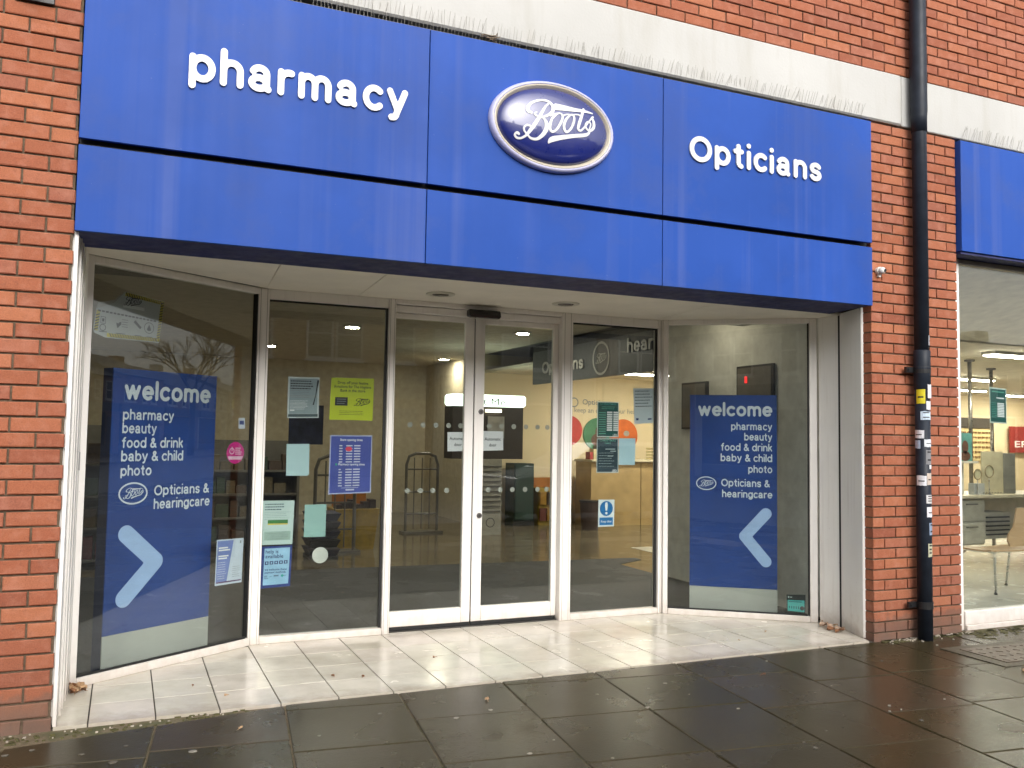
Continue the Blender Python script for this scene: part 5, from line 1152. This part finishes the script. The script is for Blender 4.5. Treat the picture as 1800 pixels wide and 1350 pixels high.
for k in range(9): leaf(5.27 - .03 * (k % 3) + random.uniform(-.03, .03), .53 - .03 * k + random.uniform(-.02, .02), .0268 + .003 * (k % 4), random.uniform(.04, .075), LB[(k + 1) % 3], "pale dry leaf in the drift at the right corner of the entrance", random.uniform(-.4, .4), random.uniform(-.4, .4), random.uniform(0, 6))
for k in range(12): x, y = random.uniform(.5, 4.9), random.uniform(.15, 1.2); leaf(x, min(y, 1.15 if 1.2 < x < 4 else .5), .0265, random.uniform(.015, .03), LB[k % 2], "tiny dry leaf scrap on the entrance tiles", random.uniform(-.3, .3), 0, random.uniform(0, 6)) if k < 7 else leaf(random.uniform(.5, 6), -random.uniform(.1, 1.3), .020, random.uniform(.02, .04), LB[k % 2], "tiny dry leaf scrap on the wet paving", random.uniform(-.3, .3), 0, random.uniform(0, 6))

# ---------------------------------------------------------------- the far side of the street (seen mirrored in the glass)
FB = M("far brick", (.31, .20, .135, 1), .85, .2, 3); FW = M("far render", (.42, .40, .36, 1), .7, .08, 1); FL = M("far pale render", (.62, .60, .55, 1), .7, .08, 1); SASH = M("sash white", (.66, .65, .62, 1), .5); FG = M("far pane", (.05, .055, .06, 1), .08); SLATE = M("slate", (.06, .062, .068, 1), .6, .2, 5); FSIGN = M("far fascia", (.10, .11, .13, 1), .5, .2)
def far_house(x0, w, wallm, wins, h, lab, y=-22.1, low=False):
    rh = 1.7 if low else 2.6
    t = root("terrace_house", (x0 + w / 2, y - 4, -.1), lab, "terraced house", "terraced houses across the street")
    part("wall", MB().box(x0, x0 + w - .02, y - 8, y, -.24, h), wallm, t)
    r_ = part("roof", MB().add([(x0, y + .25, h + .001), (x0 + w - .02, y + .25, h + .001), (x0 + w - .02, y - 8.2, h + .001), (x0, y - 8.2, h + .001), (x0, y - 4, h + rh), (x0 + w - .02, y - 4, h + rh)], [(0, 1, 5, 4), (2, 3, 4, 5), (1, 2, 5), (3, 0, 4), (0, 3, 2, 1)]), SLATE, t)
    part("chimney", MB().box(x0 + .3, x0 + 1.3, y - 4.4, y - 3.6, h + rh - .8, h + rh + (.5 if low else 1.2)), wallm, r_)
    for wx, ww in wins:
        z0, z1 = (3.5, 4.7) if low else (4.0, 5.75); fw = .07; mb = MB(); yy = y
        mb.box(wx, wx + fw, yy, yy + .06, z0, z1).box(wx + ww - fw, wx + ww, yy, yy + .06, z0, z1).box(wx + fw, wx + ww - fw, yy, yy + .06, z1 - fw, z1).box(wx - .05, wx + ww + .05, yy, yy + .12, z0 - .1, z0 - .001).box(wx + fw, wx + ww - fw, yy, yy + .05, z0, z0 + fw).box(wx + fw, wx + ww - fw, yy, yy + .055, (z0 + z1) / 2 - .03, (z0 + z1) / 2 + .03)
        k = part("window", mb, SASH, t); part("pane", MB().box(wx + fw, wx + ww - fw, yy + .001, yy + .02, z0 + fw, z1 - fw), FG, k)
    part("shop_fascia", MB().box(x0 + .2, x0 + w - .2, y + .001, y + .18, 2.75, 3.3 if low else 3.62), FSIGN, t); k = part("shop_window", MB().box(x0 + .4, x0 + w - 1.8, y + .001, y + .03, .5, 2.65), FG, t); part("stall_riser", MB().box(x0 + .4, x0 + w - 1.8, y + .001, y + .05, -.1, .49), FSIGN, t); part("door", MB().box(x0 + w - 1.6, x0 + w - .6, y + .001, y + .04, -.1, 2.4), FSIGN, t)
pairs = lambda x0: [(x0 + .9, .92), (x0 + 1.9, .92), (x0 + 4.0, .80), (x0 + 5.6, .92)]
where = lambda x: "opposite to the left of the entrance" if x < -5 else "straight across, mirrored in the doors" if x < 16 else "further up the street before the bare tree" if x < 45 else "far up the street by the bare tree"
for n_, (x0, w, wm, wins) in enumerate([(-36, 7.5, FB, None), (-28.5, 7.5, FB, None), (-21, 7.5, FB, None), (-13.5, 7, FW, None), (-6.5, 8.6, FB, None), (2.1, 8.2, FB, [(2.9, .95), (4.1, .55), (5.75, .92), (6.75, .94), (8.78, .80)]), (10.35, 6.6, FW, [(12.0, 1.0), (14.0, .9)]), (17, 7.5, FB, None), (24.5, 7.5, FB, None), (32, 7, FL, None), (39, 7.5, FL, None), (46.5, 7.5, FB, None), (54, 8, FB, None), (62, 8, FB, None), (70, 8, FW, None), (78, 8, FB, None), (86, 8, FB, None), (94, 8, FB, None)]):
    far_house(x0, w, wm, wins or pairs(x0), (5.0 if x0 >= 32 else 7.0) + (.3 if n_ % 3 == 0 else 0), "%s terraced house %s" % ("pale rendered" if wm in (FW, FL) else "dark brick", where(x0)), low=x0 >= 32)
# bare street tree
random.seed(5)
t = root("bare_tree", (50, -15.8, -.2), "leafless street tree reflected in the left side window", "tree"); BARK = M("bark", (.045, .038, .030, 1), .9, .3, 6)
part("trunk", MB().tube([(50, -15.8, -.2), (50.05, -15.8, 1.5), (50, -15.75, 3.6)], [.22, .18, .16], 9), BARK, t); mb = MB()
def grow(p, d, L, r, n):
    q = p + d * L; mb.tube([p, p + d * L * .5 + Vector((random.gauss(0, .04), random.gauss(0, .04), 0)) * L, q], [r, r * .85, r * .65], 4, False)
    if n: 
        for _ in range(3 if n > 1 else 4): grow(q if random.random() < .7 else p + d * L * .7, (d + Vector((random.gauss(0, .42), random.gauss(0, .42), random.gauss(.08, .25)))).normalized(), L * random.uniform(.62, .85), r * .6, n - 1)
for k in range(5): grow(Vector((50, -15.75, 3.5)), Vector((cos(k * 1.3) * .6, sin(k * 1.3) * .6, 1)).normalized(), 1.7, .09, 4)
part("crown", mb, BARK, t)
# parked car mirrored in the right sliding door
t = root("parked_car", (8.6, -8.2, -.12), "silver parked hatchback by the kerb, mirrored in the sliding doors", "car"); CP = M("car silver", (.42, .43, .44, 1), .25, .05, 3, coat=.6)
def carprof(pts, hw0, hw1, yc):
    mb = MB(); n = len(pts); mb.add([(x, yc - w, z) for x, z, w in pts] + [(x, yc + w, z) for x, z, w in pts], [tuple(range(n)), tuple(range(n, 2 * n))[::-1]] + [((i + 1) % n, i, n + i, n + (i + 1) % n) for i in range(n)]); return mb
cz = -.12
part("body", carprof([(6.5, .25 + cz, .80), (6.45, .55 + cz, .84), (6.6, .85 + cz, .84), (7.5, .98 + cz, .86), (10.45, 1.0 + cz, .84), (10.6, .8 + cz, .84), (10.6, .3 + cz, .80), (10.2, .22 + cz, .8), (6.8, .22 + cz, .8)], 0, 0, -7.25), CP, t, bevel=.03)
part("cabin", carprof([(7.45, .985 + cz, .80), (8.25, 1.48 + cz, .62), (9.9, 1.52 + cz, .60), (10.5, 1.005 + cz, .78)], 0, 0, -7.25), CP, t, bevel=.02)
part("side_window", carprof([(7.75, 1.05 + cz, .792), (8.32, 1.42 + cz, .66), (9.8, 1.45 + cz, .65), (10.2, 1.06 + cz, .786)], 0, 0, -7.25), FG, t); part("windscreen", MB().add([(7.50, -7.95, 1.02 + cz), (7.50, -6.55, 1.02 + cz), (8.20, -6.68, 1.45 + cz), (8.20, -7.82, 1.45 + cz)], [(0, 1, 2, 3)]), FG, t)
for x in (7.3, 9.7):
    for y in (-8.08, -6.42): wv = part("wheel", MB().tube([(x, y - .10, .30 + cz), (x, y + .10, .30 + cz)], .30, 20), RUBBER, t); part("rim", MB().tube([(x, y - .108, .30 + cz), (x, y + .108, .30 + cz)], .19, 14), CHR, wv)
for y in (-7.85, -6.65): part("headlight", MB().box(6.43, 6.50, y - .12, y + .12, .62 + cz, .76 + cz), M("headlight", (.6, .6, .6, 1), .1), t)
